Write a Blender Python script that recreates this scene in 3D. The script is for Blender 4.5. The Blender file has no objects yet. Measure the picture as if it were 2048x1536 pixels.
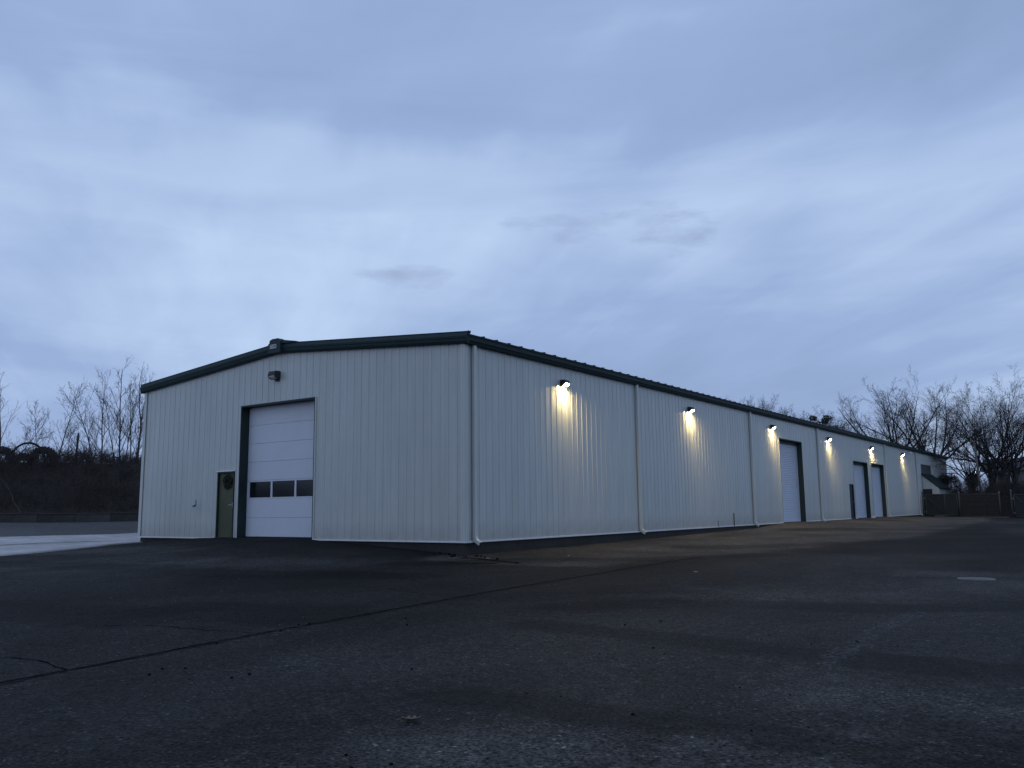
import bpy, math, random
import numpy as np
from mathutils import Matrix, Vector

random.seed(7)
RNG = np.random.default_rng(11)
scene = bpy.context.scene
COL = scene.collection

# ------------------------------------------------------------------ camera
cam_data = bpy.data.cameras.new("camera")
cam_data.sensor_fit = 'HORIZONTAL'
cam_data.sensor_width = 36.0
cam_data.lens = 36.0 * 1698.15 / 2048.0
cam_data.clip_start = 0.1
cam_data.clip_end = 3000.0
cam = bpy.data.objects.new("camera", cam_data)
COL.objects.link(cam)
_R = Vector((0.81392045, 0.58086341, -0.01145464))
_U = Vector((0.09397211, -0.11216834, 0.98923582))
_F = Vector((-0.57332604, 0.80623568, 0.14588107))
_C = Vector((14.18136, -17.74128, 0.835988))
cam.matrix_world = Matrix(((_R.x, _U.x, -_F.x, _C.x), (_R.y, _U.y, -_F.y, _C.y),
                           (_R.z, _U.z, -_F.z, _C.z), (0, 0, 0, 1)))
scene.camera = cam

# ------------------------------------------------------------------ view, sky, sun
scene.view_settings.view_transform = 'Standard'
scene.view_settings.look = 'None'
scene.view_settings.exposure = 0.0
scene.view_settings.gamma = 1.0
scene.cycles.max_bounces = 5
scene.cycles.diffuse_bounces = 3
scene.cycles.glossy_bounces = 2

SUN_EL, SUN_ROT = 4.0, 200.0
world = bpy.data.worlds.new("World")
scene.world = world
world.use_nodes = True
wn, wl = world.node_tree.nodes, world.node_tree.links
wn.clear()


def wnode(t, **kw):
    n = wn.new(t)
    for k, v in kw.items():
        setattr(n, k, v)
    return n


def wmath(op, a, b=None, c=None, clamp=False):
    n = wnode('ShaderNodeMath', operation=op, use_clamp=clamp)
    for i, v in enumerate((a, b, c)):
        if v is None:
            continue
        if isinstance(v, (int, float)):
            n.inputs[i].default_value = v
        else:
            wl.new(v, n.inputs[i])
    return n.outputs[0]


def wmix(fac, a, b):
    n = wnode('ShaderNodeMix', data_type='RGBA')
    for sock, v in ((n.inputs[0], fac), (n.inputs[6], a), (n.inputs[7], b)):
        if isinstance(v, (int, float)):
            sock.default_value = v
        elif isinstance(v, tuple):
            sock.default_value = (*v, 1)
        else:
            wl.new(v, sock)
    return n.outputs[2]


wout = wnode('ShaderNodeOutputWorld')
wbg = wnode('ShaderNodeBackground')
wsky = wnode('ShaderNodeTexSky', sky_type='NISHITA', sun_disc=False)
wsky.sun_elevation = math.radians(SUN_EL)
wsky.sun_rotation = math.radians(SUN_ROT)
wtc = wnode('ShaderNodeTexCoord')
wsep = wnode('ShaderNodeSeparateXYZ')
wl.new(wtc.outputs['Generated'], wsep.inputs[0])
dz = wmath('MAXIMUM', wsep.outputs[2], 0.0)
den = wmath('ADD', dz, 0.16)
cu = wmath('DIVIDE', wsep.outputs[0], den)
cv = wmath('DIVIDE', wsep.outputs[1], den)
# overcast sheet: world-fixed cloud plane, long rolls running across the view
ang = math.radians(54.0)
cr = wmath('ADD', wmath('MULTIPLY', cu, math.cos(ang)), wmath('MULTIPLY', cv, math.sin(ang)))
cs = wmath('ADD', wmath('MULTIPLY', cu, -math.sin(ang)), wmath('MULTIPLY', cv, math.cos(ang)))
comb = wnode('ShaderNodeCombineXYZ')


def wnoise(sx, sy, off, scale, detail, rough, dist=0.0):
    c = wnode('ShaderNodeCombineXYZ')
    wl.new(wmath('MULTIPLY', cs, sx), c.inputs[0])
    wl.new(wmath('MULTIPLY', cr, sy), c.inputs[1])
    c.inputs[2].default_value = off
    n = wnode('ShaderNodeTexNoise')
    n.inputs['Scale'].default_value = scale
    n.inputs['Detail'].default_value = detail
    n.inputs['Roughness'].default_value = rough
    n.inputs['Distortion'].default_value = dist
    wl.new(c.outputs[0], n.inputs['Vector'])
    return n.outputs['Fac']


n_big = wnoise(0.55, 1.0, 3.7, 0.75, 3, 0.52, 0.35)
n_mid = wnoise(0.6, 1.6, 9.1, 2.6, 4, 0.55, 0.3)
tone = wmath('ADD', wmath('MULTIPLY', n_big, 1.3), wmath('MULTIPLY', n_mid, 0.30))
az = wmath('ARCTAN2', wsep.outputs[0], wsep.outputs[1])
bc = wnode('ShaderNodeCombineXYZ')
wl.new(wmath('MULTIPLY', az, 1.5), bc.inputs[0])
wl.new(wmath('MULTIPLY', dz, 9.0), bc.inputs[1])
bc.inputs[2].default_value = 4.4
bn = wnode('ShaderNodeTexNoise')
bn.inputs['Scale'].default_value = 1.25; bn.inputs['Detail'].default_value = 4
bn.inputs['Roughness'].default_value = 0.5; bn.inputs['Distortion'].default_value = 0.6
wl.new(bc.outputs[0], bn.inputs['Vector'])
tone = wmath('ADD', tone, wmath('MULTIPLY', wmath('SUBTRACT', bn.outputs['Fac'], 0.5), 0.75))
tone = wmath('SUBTRACT', tone, 0.335)
# broad brightness of the sheet with height above the horizon
ramp = wnode('ShaderNodeValToRGB')
wl.new(wmath('ADD', dz, wmath('MULTIPLY', wmath('SUBTRACT', n_mid, 0.5), 0.16), clamp=True), ramp.inputs[0])
e = ramp.color_ramp.elements
e[0].position = 0.0; e[0].color = (0.46, 0.46, 0.46, 1)
e[1].position = 1.0; e[1].color = (0.40, 0.40, 0.40, 1)
for pos, v in ((0.13, 0.48), (0.20, 0.64), (0.34, 0.84), (0.39, 0.66), (0.435, 0.36), (0.62, 0.44)):
    k = e.new(pos); k.color = (v, v, v, 1)
lift = wmath('SUBTRACT', ramp.outputs[0], 0.5)
tone = wmath('ADD', tone, wmath('MULTIPLY', lift, 0.85), clamp=True)
cramp = wnode('ShaderNodeValToRGB')
wl.new(tone, cramp.inputs[0])
ce = cramp.color_ramp.elements
ce[0].position = 0.10; ce[0].color = (0.275, 0.382, 0.620, 1)
ce[1].position = 0.95; ce[1].color = (0.540, 0.690, 0.955, 1)
k = ce.new(0.5); k.color = (0.345, 0.470, 0.750, 1)


# a few ragged dark scud clouds below the sheet
def scud(col, d, wu, wv, depth, seed):
    d = Vector(d).normalized()
    u = Vector((-d.y, d.x, 0)).normalized()
    v = d.cross(u)
    def dot(vec):
        n = wnode('ShaderNodeVectorMath', operation='DOT_PRODUCT')
        wl.new(wtc.outputs['Generated'], n.inputs[0])
        n.inputs[1].default_value = vec
        return n.outputs['Value']
    nz = wnode('ShaderNodeTexNoise')
    nz.noise_dimensions = '4D'
    nz.inputs['W'].default_value = seed
    nz.inputs['Scale'].default_value = 13
    nz.inputs['Detail'].default_value = 6
    nz.inputs['Roughness'].default_value = 0.6
    sc = wnode('ShaderNodeVectorMath', operation='MULTIPLY')
    wl.new(wtc.outputs['Generated'], sc.inputs[0])
    sc.inputs[1].default_value = (1, 1, 3.6)
    wl.new(sc.outputs[0], nz.inputs['Vector'])
    a = wmath('MULTIPLY', dot(u), 1.0 / wu)
    b = wmath('MULTIPLY', dot(v), 1.0 / wv)
    r2 = wmath('ADD', wmath('MULTIPLY', a, a), wmath('MULTIPLY', b, b))
    m = wmath('SUBTRACT', wmath('MULTIPLY', nz.outputs['Fac'], 6.5), wmath('ADD', wmath('MULTIPLY', r2, 0.9), 2.75))
    m = wmath('MULTIPLY', m, 0.42, clamp=True)
    front = wmath('GREATER_THAN', dot(d), 0.0)
    m = wmath('MULTIPLY', wmath('MULTIPLY', m, front), depth)
    return wmix(m, col, (0.255, 0.325, 0.520))


skycol = cramp.outputs[0]
skycol = scud(skycol, (-0.6533, 0.7069, 0.2706), 0.075, 0.016, 0.62, 2.2)
skycol = scud(skycol, (-0.3924, 0.8609, 0.3230), 0.060, 0.036, 0.75, 3.3)
skycol = scud(skycol, (-0.4823, 0.8143, 0.3230), 0.080, 0.030, 0.65, 6.6)
nish = wnode('ShaderNodeVectorMath', operation='SCALE')
wl.new(wsky.outputs[0], nish.inputs[0])
nish.inputs['Scale'].default_value = 0.05
skycol = wmix(0.93, nish.outputs[0], skycol)
wl.new(skycol, wbg.inputs['Color'])
wbg.inputs['Strength'].default_value = 1.0
wl.new(wbg.outputs[0], wout.inputs[0])

sun_data = bpy.data.lights.new("sun", 'SUN')
sun_data.energy = 0.05
sun_data.angle = math.radians(40)
sun_data.color = (1.0, 0.93, 0.88)
sun = bpy.data.objects.new("sun", sun_data)
COL.objects.link(sun)
_a = math.radians(SUN_ROT)
_sd = Vector((math.sin(_a) * math.cos(math.radians(25)), math.cos(_a) * math.cos(math.radians(25)), math.sin(math.radians(25))))
sun.rotation_euler = _sd.to_track_quat('Z', 'Y').to_euler()
sun.location = (0, -40, 60)


# ------------------------------------------------------------------ helpers
def tag(o, label=None, cat=None, group=None, kind=None):
    for k_, v_ in (('label', label), ('category', cat), ('group', group), ('kind', kind)):
        if v_:
            o[k_] = v_
    return o


def empty(name, loc=(0, 0, 0), parent=None):
    o = bpy.data.objects.new(name, None)
    COL.objects.link(o)
    o.location = loc
    o.empty_display_size = 0.2
    if parent:
        o.parent = parent
    return o


def link(name, me, parent=None, loc=None):
    o = bpy.data.objects.new(name, me)
    COL.objects.link(o)
    if parent:
        o.parent = parent
    if loc is not None:
        o.location = loc
    return o


class MB:
    def __init__(s):
        s.v, s.f = [], []

    def quad(s, a, b, c, d):
        n = len(s.v); s.v += [a, b, c, d]; s.f.append((n, n + 1, n + 2, n + 3))

    def box(s, x0, x1, y0, y1, z0, z1):
        n = len(s.v)
        s.v += [(x0, y0, z0), (x1, y0, z0), (x1, y1, z0), (x0, y1, z0), (x0, y0, z1), (x1, y0, z1), (x1, y1, z1), (x0, y1, z1)]
        s.f += [(n, n + 3, n + 2, n + 1), (n + 4, n + 5, n + 6, n + 7), (n, n + 1, n + 5, n + 4),
                (n + 1, n + 2, n + 6, n + 5), (n + 2, n + 3, n + 7, n + 6), (n + 3, n, n + 4, n + 7)]
        return s

    def prism(s, ring0, ring1, caps=True):
        n, k_ = len(s.v), len(ring0)
        s.v += list(ring0) + list(ring1)
        for i in range(k_):
            j = (i + 1) % k_
            s.f.append((n + i, n + j, n + k_ + j, n + k_ + i))
        if caps:
            s.f.append(tuple(n + i for i in range(k_))[::-1])
            s.f.append(tuple(n + k_ + i for i in range(k_)))
        return s

    def tube(s, pts, r, sides=8, caps=True, rs=None):
        pts = [Vector(p) for p in pts]
        n0 = len(s.v)
        for i, p in enumerate(pts):
            t = (pts[min(i + 1, len(pts) - 1)] - pts[max(i - 1, 0)]).normalized()
            a = t.orthogonal().normalized() if abs(t.z) > 0.98 else t.cross(Vector((0, 0, 1))).normalized()
            b = t.cross(a)
            rr = rs[i] if rs else r
            for k_ in range(sides):
                th = 2 * math.pi * k_ / sides
                q = p + a * (rr * math.cos(th)) + b * (rr * math.sin(th))
                s.v.append(tuple(q))
        for i in range(len(pts) - 1):
            for k_ in range(sides):
                a0 = n0 + i * sides + k_; a1 = n0 + i * sides + (k_ + 1) % sides
                s.f.append((a0, a1, a1 + sides, a0 + sides))
        if caps:
            s.f.append(tuple(n0 + k_ for k_ in range(sides))[::-1])
            m = n0 + (len(pts) - 1) * sides
            s.f.append(tuple(m + k_ for k_ in range(sides)))
        return s

    def mesh(s, name, mat, smooth=False):
        me = bpy.data.meshes.new(name)
        me.from_pydata([tuple(p) for p in s.v], [], s.f)
        me.materials.append(mat)
        if smooth:
            me.polygons.foreach_set('use_smooth', [True] * len(me.polygons))
        me.update()
        return me

    def build(s, name, mat, parent=None, loc=None, smooth=False, bevel=0.0):
        o = link(name, s.mesh(name, mat, smooth), parent, loc)
        if bevel:
            md = o.modifiers.new('bevel', 'BEVEL')
            md.width = bevel; md.segments = 2; md.limit_method = 'ANGLE'
        return o


# ------------------------------------------------------------------ materials
def material(name, color, rough=0.6, metal=0.0, spec=0.5, noise=None, bump=None, emit=None, coat=0.0, rand=0.0):
    """noise: list of (scale, amount, stretch) tone breakups; bump: (scale, strength, distance, stretch)"""
    m = bpy.data.materials.new(name)
    m.use_nodes = True
    nt = m.node_tree
    b = nt.nodes['Principled BSDF']
    b.inputs['Base Color'].default_value = (*color, 1)
    b.inputs['Roughness'].default_value = rough
    b.inputs['Metallic'].default_value = metal
    b.inputs['Specular IOR Level'].default_value = spec
    b.inputs['Coat Weight'].default_value = coat
    tc = nt.nodes.new('ShaderNodeTexCoord')

    def nz(scale, stretch, detail=6, rgh=0.6):
        mp = nt.nodes.new('ShaderNodeMapping')
        mp.inputs['Scale'].default_value = stretch
        nt.links.new(tc.outputs['Object'], mp.inputs[0])
        n = nt.nodes.new('ShaderNodeTexNoise')
        n.inputs['Scale'].default_value = scale
        n.inputs['Detail'].default_value = detail
        n.inputs['Roughness'].default_value = rgh
        nt.links.new(mp.outputs[0], n.inputs['Vector'])
        return n.outputs['Fac']

    cur = None
    if noise or rand:
        val = None
        for (sc, am, st) in (noise or []):
            mr = nt.nodes.new('ShaderNodeMapRange')
            nt.links.new(nz(sc, st), mr.inputs[0])
            mr.inputs[1].default_value = 0.3; mr.inputs[2].default_value = 0.7
            mr.inputs[3].default_value = 1 - am; mr.inputs[4].default_value = 1 + am
            if val is None:
                val = mr.outputs[0]
            else:
                mu = nt.nodes.new('ShaderNodeMath'); mu.operation = 'MULTIPLY'
                nt.links.new(val, mu.inputs[0]); nt.links.new(mr.outputs[0], mu.inputs[1])
                val = mu.outputs[0]
        if rand:
            oi = nt.nodes.new('ShaderNodeObjectInfo')
            mr = nt.nodes.new('ShaderNodeMapRange')
            nt.links.new(oi.outputs['Random'], mr.inputs[0])
            mr.inputs[3].default_value = 1 - rand; mr.inputs[4].default_value = 1 + rand
            if val is None:
                val = mr.outputs[0]
            else:
                mu = nt.nodes.new('ShaderNodeMath'); mu.operation = 'MULTIPLY'
                nt.links.new(val, mu.inputs[0]); nt.links.new(mr.outputs[0], mu.inputs[1])
                val = mu.outputs[0]
        sc_ = nt.nodes.new('ShaderNodeVectorMath'); sc_.operation = 'SCALE'
        sc_.inputs[0].default_value = color
        nt.links.new(val, sc_.inputs['Scale'])
        nt.links.new(sc_.outputs[0], b.inputs['Base Color'])
    if bump:
        bp = nt.nodes.new('ShaderNodeBump')
        bp.inputs['Strength'].default_value = bump[1]
        bp.inputs['Distance'].default_value = bump[2]
        nt.links.new(nz(bump[0], bump[3] if len(bump) > 3 else (1, 1, 1)), bp.inputs['Height'])
        nt.links.new(bp.outputs[0], b.inputs['Normal'])
    if emit:
        b.inputs['Emission Color'].default_value = (*emit[0], 1)
        b.inputs['Emission Strength'].default_value = emit[1]
    return m


def siding_material():
    m = material("cream_siding", (0.545, 0.565, 0.53), rough=0.27, spec=0.5,
                 noise=[(0.4, 0.06, (1, 1, 0.4)), (7.0, 0.06, (1, 1, 0.05)), (2.0, 0.03, (1, 1, 0.6))],
                 bump=(1.3, 0.25, 0.005, (1, 1, 0.15)), rand=0.02)
    # rain splash dirt along the bottom of the sheets, broken up by noise
    nt = m.node_tree
    b = nt.nodes['Principled BSDF']
    tc = nt.nodes.new('ShaderNodeTexCoord')
    sep = nt.nodes.new('ShaderNodeSeparateXYZ')
    nt.links.new(tc.outputs['Object'], sep.inputs[0])
    n = nt.nodes.new('ShaderNodeTexNoise')
    n.inputs['Scale'].default_value = 3.5; n.inputs['Detail'].default_value = 8
    nt.links.new(tc.outputs['Object'], n.inputs['Vector'])
    mr = nt.nodes.new('ShaderNodeMapRange')
    nt.links.new(sep.outputs[2], mr.inputs[0])
    mr.inputs[1].default_value = 0.0; mr.inputs[2].default_value = 0.55
    mr.inputs[3].default_value = 0.75; mr.inputs[4].default_value = 0.0
    mu = nt.nodes.new('ShaderNodeMath'); mu.operation = 'MULTIPLY'
    nt.links.new(mr.outputs[0], mu.inputs[0]); nt.links.new(n.outputs['Fac'], mu.inputs[1])
    mx = nt.nodes.new('ShaderNodeMix'); mx.data_type = 'RGBA'
    src = b.inputs['Base Color'].links[0].from_socket
    nt.links.new(mu.outputs[0], mx.inputs[0]); nt.links.new(src, mx.inputs[6])
    mx.inputs[7].default_value = (0.30, 0.27, 0.21, 1)
    nt.links.new(mx.outputs[2], b.inputs['Base Color'])
    return m


def asphalt_material():
    m = bpy.data.materials.new("asphalt")
    m.use_nodes = True
    nt = m.node_tree; N = nt.nodes; L = nt.links
    b = N['Principled BSDF']
    tc = N.new('ShaderNodeTexCoord')

    def noise(scale, detail=5, rough=0.6, dist=0.0, stretch=(1, 1, 1), rot=0.0, off=(0, 0, 0)):
        mp = N.new('ShaderNodeMapping')
        mp.inputs['Scale'].default_value = stretch
        mp.inputs['Rotation'].default_value = (0, 0, rot)
        mp.inputs['Location'].default_value = off
        L.new(tc.outputs['Object'], mp.inputs[0])
        n = N.new('ShaderNodeTexNoise')
        n.inputs['Scale'].default_value = scale; n.inputs['Detail'].default_value = detail
        n.inputs['Roughness'].default_value = rough; n.inputs['Distortion'].default_value = dist
        L.new(mp.outputs[0], n.inputs['Vector'])
        return n.outputs['Fac']

    def rng(v, a, b_, c, d):
        mr = N.new('ShaderNodeMapRange'); mr.clamp = True
        L.new(v, mr.inputs[0])
        for i, x in enumerate((a, b_, c, d)):
            mr.inputs[i + 1].default_value = x
        return mr.outputs[0]

    def mul(a, b_):
        n = N.new('ShaderNodeMath'); n.operation = 'MULTIPLY'
        for i, x in enumerate((a, b_)):
            if isinstance(x, (int, float)):
                n.inputs[i].default_value = x
            else:
                L.new(x, n.inputs[i])
        return n.outputs[0]

    at = N.new('ShaderNodeAttribute'); at.attribute_name = 'damp'
    # ragged edge for the hand-placed damp runs
    edge = N.new('ShaderNodeMath'); edge.operation = 'ADD'
    L.new(at.outputs['Fac'], edge.inputs[0])
    L.new(rng(noise(0.9, 6, 0.65), 0.3, 0.7, -0.22, 0.22), edge.inputs[1])
    damp = rng(edge.outputs[0], 0.38, 0.62, 0.0, 1.0)
    big = noise(0.10, 4, 0.5, 0.5, (1.0, 0.55, 1), 0.3, (4, 2, 0))
    big2 = rng(noise(0.32, 6, 0.65, 0.8, (1, 0.6, 1), 0.5), 0.35, 0.65, 0.66, 1.42)
    fine = rng(noise(34, 3, 0.75), 0.36, 0.64, 0.15, 2.3)
    mid = rng(noise(8, 3, 0.75), 0.3, 0.7, 0.6, 1.5)
    grit = rng(noise(24, 1, 0.5), 0.66, 0.74, 1.0, 3.2)
    pits = rng(noise(15, 1, 0.5, 0, (1, 1, 1), 0, (7, 3, 0)), 0.25, 0.33, 0.3, 1.0)
    tone = mul(mul(mul(rng(big, 0.38, 0.62, 0.70, 1.45), big2), mul(fine, mid)), mul(grit, pits))
    tone = mul(tone, rng(damp, 0, 1, 1.0, 0.56))
    def ragged(attr, sc_, amp, a, b_):
        q = N.new('ShaderNodeAttribute'); q.attribute_name = attr
        e_ = N.new('ShaderNodeMath'); e_.operation = 'ADD'
        L.new(q.outputs['Fac'], e_.inputs[0])
        L.new(rng(noise(sc_, 6, 0.7, 0.4), 0.3, 0.7, -amp, amp), e_.inputs[1])
        return rng(e_.outputs[0], a, b_, 0.0, 1.0)
    tone = mul(tone, rng(ragged('pale', 1.3, 0.30, 0.35, 0.85), 0, 1, 1.0, 2.0))
    dry_glow_f = ragged('dry_glow', 0.7, 0.25, 0.30, 0.75)
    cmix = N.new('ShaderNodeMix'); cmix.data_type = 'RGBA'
    L.new(dry_glow_f, cmix.inputs[0])
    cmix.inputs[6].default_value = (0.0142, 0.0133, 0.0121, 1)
    cmix.inputs[7].default_value = (0.046, 0.041, 0.035, 1)  # drier brown, lightened and warmed to paint the pool under the wall lights
    sc = N.new('ShaderNodeVectorMath'); sc.operation = 'SCALE'
    L.new(cmix.outputs[2], sc.inputs[0])
    L.new(tone, sc.inputs['Scale'])
    L.new(sc.outputs[0], b.inputs['Base Color'])
    L.new(rng(big, 0.35, 0.7, 0.86, 0.72), b.inputs['Roughness'])
    b.inputs['Specular IOR Level'].default_value = 0.07
    bp = N.new('ShaderNodeBump'); bp.inputs['Strength'].default_value = 0.75; bp.inputs['Distance'].default_value = 0.012
    h = N.new('ShaderNodeMath'); h.operation = 'ADD'
    L.new(noise(40, 2, 0.7), h.inputs[0])
    L.new(h.outputs[0], bp.inputs['Height'])
    L.new(bp.outputs[0], b.inputs['Normal'])
    return m


def worn_paint_material():
    m = material("worn_paint", (0.09, 0.09, 0.088), rough=0.8, noise=[(20, 0.3, (1, 1, 1))])
    nt = m.node_tree
    b = nt.nodes['Principled BSDF']
    tc = nt.nodes.new('ShaderNodeTexCoord')
    n = nt.nodes.new('ShaderNodeTexNoise')
    n.inputs['Scale'].default_value = 16; n.inputs['Detail'].default_value = 8; n.inputs['Roughness'].default_value = 0.75
    nt.links.new(tc.outputs['Object'], n.inputs['Vector'])
    mr = nt.nodes.new('ShaderNodeMapRange')
    mr.inputs[1].default_value = 0.46; mr.inputs[2].default_value = 0.64
    mr.inputs[4].default_value = 0.7
    nt.links.new(n.outputs['Fac'], mr.inputs[0])
    nt.links.new(mr.outputs[0], b.inputs['Alpha'])
    return m


M = {
    'siding': siding_material(),
    'trim': material("cream_trim", (0.56, 0.575, 0.535), rough=0.4, noise=[(4, 0.05, (1, 1, 0.3))]),
    'base': material("white_base_trim", (0.74, 0.75, 0.74), rough=0.35, noise=[(6, 0.06, (1, 1, 1))]),
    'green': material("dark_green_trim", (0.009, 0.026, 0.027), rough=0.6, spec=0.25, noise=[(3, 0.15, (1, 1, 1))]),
    'jamb': material("green_jamb_trim", (0.009, 0.024, 0.023), rough=0.6, noise=[(3, 0.15, (1, 1, 1))]),
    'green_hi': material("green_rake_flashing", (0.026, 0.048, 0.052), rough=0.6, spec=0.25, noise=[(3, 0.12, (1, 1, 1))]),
    'roof': material("green_roof_sheet", (0.011, 0.028, 0.028), rough=0.6, spec=0.25, noise=[(2, 0.1, (1, 1, 1))]),
    'white_door': material("white_door", (0.66, 0.69, 0.74), rough=0.5, noise=[(1.2, 0.03, (1, 1, 1)), (20, 0.02, (1, 1, 0.3))], rand=0.015),
    'shutter': material("white_shutter", (0.59, 0.635, 0.71), rough=0.42, noise=[(1.0, 0.04, (1, 1, 1))]),
    'seal': material("black_rubber_seal", (0.012, 0.012, 0.012), rough=0.8),
    'glass': material("dark_door_glass", (0.012, 0.015, 0.018), rough=0.12, spec=0.5, noise=[(2, 0.2, (1, 1, 1))], bump=(1.2, 0.15, 0.01)),
    'olive': material("olive_door_paint", (0.070, 0.078, 0.036), rough=0.5, noise=[(1.6, 0.22, (1, 1, 0.6)), (14, 0.06, (1, 1, 0.3))]),
    'steel': material("bright_steel", (0.55, 0.55, 0.55), rough=0.35, metal=1.0),
    'darksteel': material("dark_painted_steel", (0.022, 0.023, 0.026), rough=0.5),
    'galv': material("galvanised_steel", (0.26, 0.27, 0.27), rough=0.55, metal=0.6, noise=[(8, 0.15, (1, 1, 1))]),
    'fence_steel': material("weathered_fence_pipe", (0.06, 0.065, 0.066), rough=0.7, noise=[(8, 0.2, (1, 1, 1))]),
    'lens_off': material("clear_lens_glass", (0.50, 0.52, 0.55), rough=0.25, spec=0.6, bump=(40, 0.4, 0.01)),
    'lens_on': material("lit_lens", (0.9, 0.85, 0.7), rough=0.3, emit=((1.0, 0.75, 0.34), 900.0)),
    'plate': material("pale_nameplate", (0.62, 0.63, 0.64), rough=0.5),
    'ink': material("dark_lettering", (0.02, 0.03, 0.035), rough=0.6),
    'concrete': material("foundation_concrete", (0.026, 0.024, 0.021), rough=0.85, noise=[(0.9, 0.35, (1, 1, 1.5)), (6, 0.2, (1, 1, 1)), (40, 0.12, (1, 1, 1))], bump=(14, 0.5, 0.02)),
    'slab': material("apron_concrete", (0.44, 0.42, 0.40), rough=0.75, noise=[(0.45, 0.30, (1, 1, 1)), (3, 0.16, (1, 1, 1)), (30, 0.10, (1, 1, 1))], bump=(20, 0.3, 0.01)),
    'gravel': material("grey_gravel", (0.095, 0.093, 0.09), rough=0.9, noise=[(0.5, 0.12, (1, 1, 1)), (14, 0.45, (1, 1, 1))], bump=(16, 1.0, 0.05)),
    'block': material("retaining_block_concrete", (0.062, 0.056, 0.052), rough=0.9, noise=[(1.2, 0.35, (1, 1, 1)), (12, 0.2, (1, 1, 1))], bump=(10, 0.5, 0.03), rand=0.25),
    'slat_cap': material("weathered_cap", (0.075, 0.065, 0.058), rough=0.9, noise=[(6, 0.3, (1, 1, 1))]),
    'asphalt': asphalt_material(),
    'pebble': material("pale_pebbles", (0.16, 0.16, 0.16), rough=0.9),
    'crack': material("crack_filler", (0.006, 0.006, 0.006), rough=0.95, spec=0.02),
    'lip': material("worn_crack_edge", (0.026, 0.026, 0.026), rough=0.95, spec=0.05, noise=[(20, 0.35, (1, 1, 1))]),
    'paint': worn_paint_material(),
    'soil': material("leaf_litter_soil", (0.030, 0.024, 0.019), rough=0.95, noise=[(1.0, 0.3, (1, 1, 1)), (9, 0.4, (1, 1, 1))], bump=(6, 1.0, 0.08)),
    'field': material("rough_ground", (0.050, 0.048, 0.036), rough=0.95, noise=[(0.3, 0.3, (1, 1, 1)), (6, 0.3, (1, 1, 1))], bump=(4, 0.6, 0.05)),
    'bark': material("grey_brown_bark", (0.040, 0.036, 0.035), rough=0.9, noise=[(3, 0.25, (1, 1, 0.3))], rand=0.15),
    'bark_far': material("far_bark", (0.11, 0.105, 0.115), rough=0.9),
    'bark_pale': material("grey_sapling_bark", (0.11, 0.105, 0.105), rough=0.9, noise=[(3, 0.2, (1, 1, 0.3))]),
    'brush': material("brown_brush_stems", (0.058, 0.045, 0.040), rough=0.9, noise=[(1.5, 0.3, (1, 1, 1))]),
    'stem': material("pale_dead_stem", (0.14, 0.125, 0.115), rough=0.9),
    'needle': material("pine_needles", (0.022, 0.034, 0.026), rough=0.7, noise=[(2, 0.35, (1, 1, 1))]),
    'shrubleaf': material("evergreen_leaves", (0.018, 0.026, 0.022), rough=0.7, noise=[(2, 0.35, (1, 1, 1))]),
    'rubber': material("weathered_tyre_rubber", (0.016, 0.016, 0.017), rough=0.8, noise=[(6, 0.2, (1, 1, 1))]),
    'pole': material("weathered_pole_wood", (0.17, 0.16, 0.15), rough=0.9, noise=[(5, 0.2, (1, 1, 0.15))]),
    'screen': material("green_privacy_screen", (0.014, 0.024, 0.023), rough=0.85, noise=[(3, 0.2, (1, 1, 0.4))]),
    'slat': material("brown_fence_slat", (0.016, 0.012, 0.011), rough=0.85, noise=[(5, 0.2, (1, 1, 0.3))], rand=0.35),
    'housewall': material("grey_house_wall", (0.20, 0.20, 0.21), rough=0.8, noise=[(2, 0.08, (1, 1, 1))]),
    'houseroof': material("dark_shingle", (0.030, 0.028, 0.030), rough=0.85, noise=[(4, 0.2, (1, 1, 1))]),
    'iron': material("worn_manhole_iron", (0.125, 0.123, 0.12), rough=0.55, noise=[(6, 0.2, (1, 1, 1))], bump=(30, 0.4, 0.01)),
    'leaf': material("dead_oak_leaf", (0.15, 0.115, 0.085), rough=0.8, noise=[(20, 0.2, (1, 1, 1))]),
    'clod': material("dark_clods", (0.006, 0.006, 0.006), rough=0.95, spec=0.05),
    'litter': material("pale_litter", (0.25, 0.25, 0.25), rough=0.7),
    'wreath': material("dark_wreath_sprigs", (0.020, 0.026, 0.014), rough=0.8),
    'porch': material("porch_lamp_glow", (0.9, 0.9, 0.9), rough=0.4, emit=((1.0, 0.95, 0.9), 6.0)),
}

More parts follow.
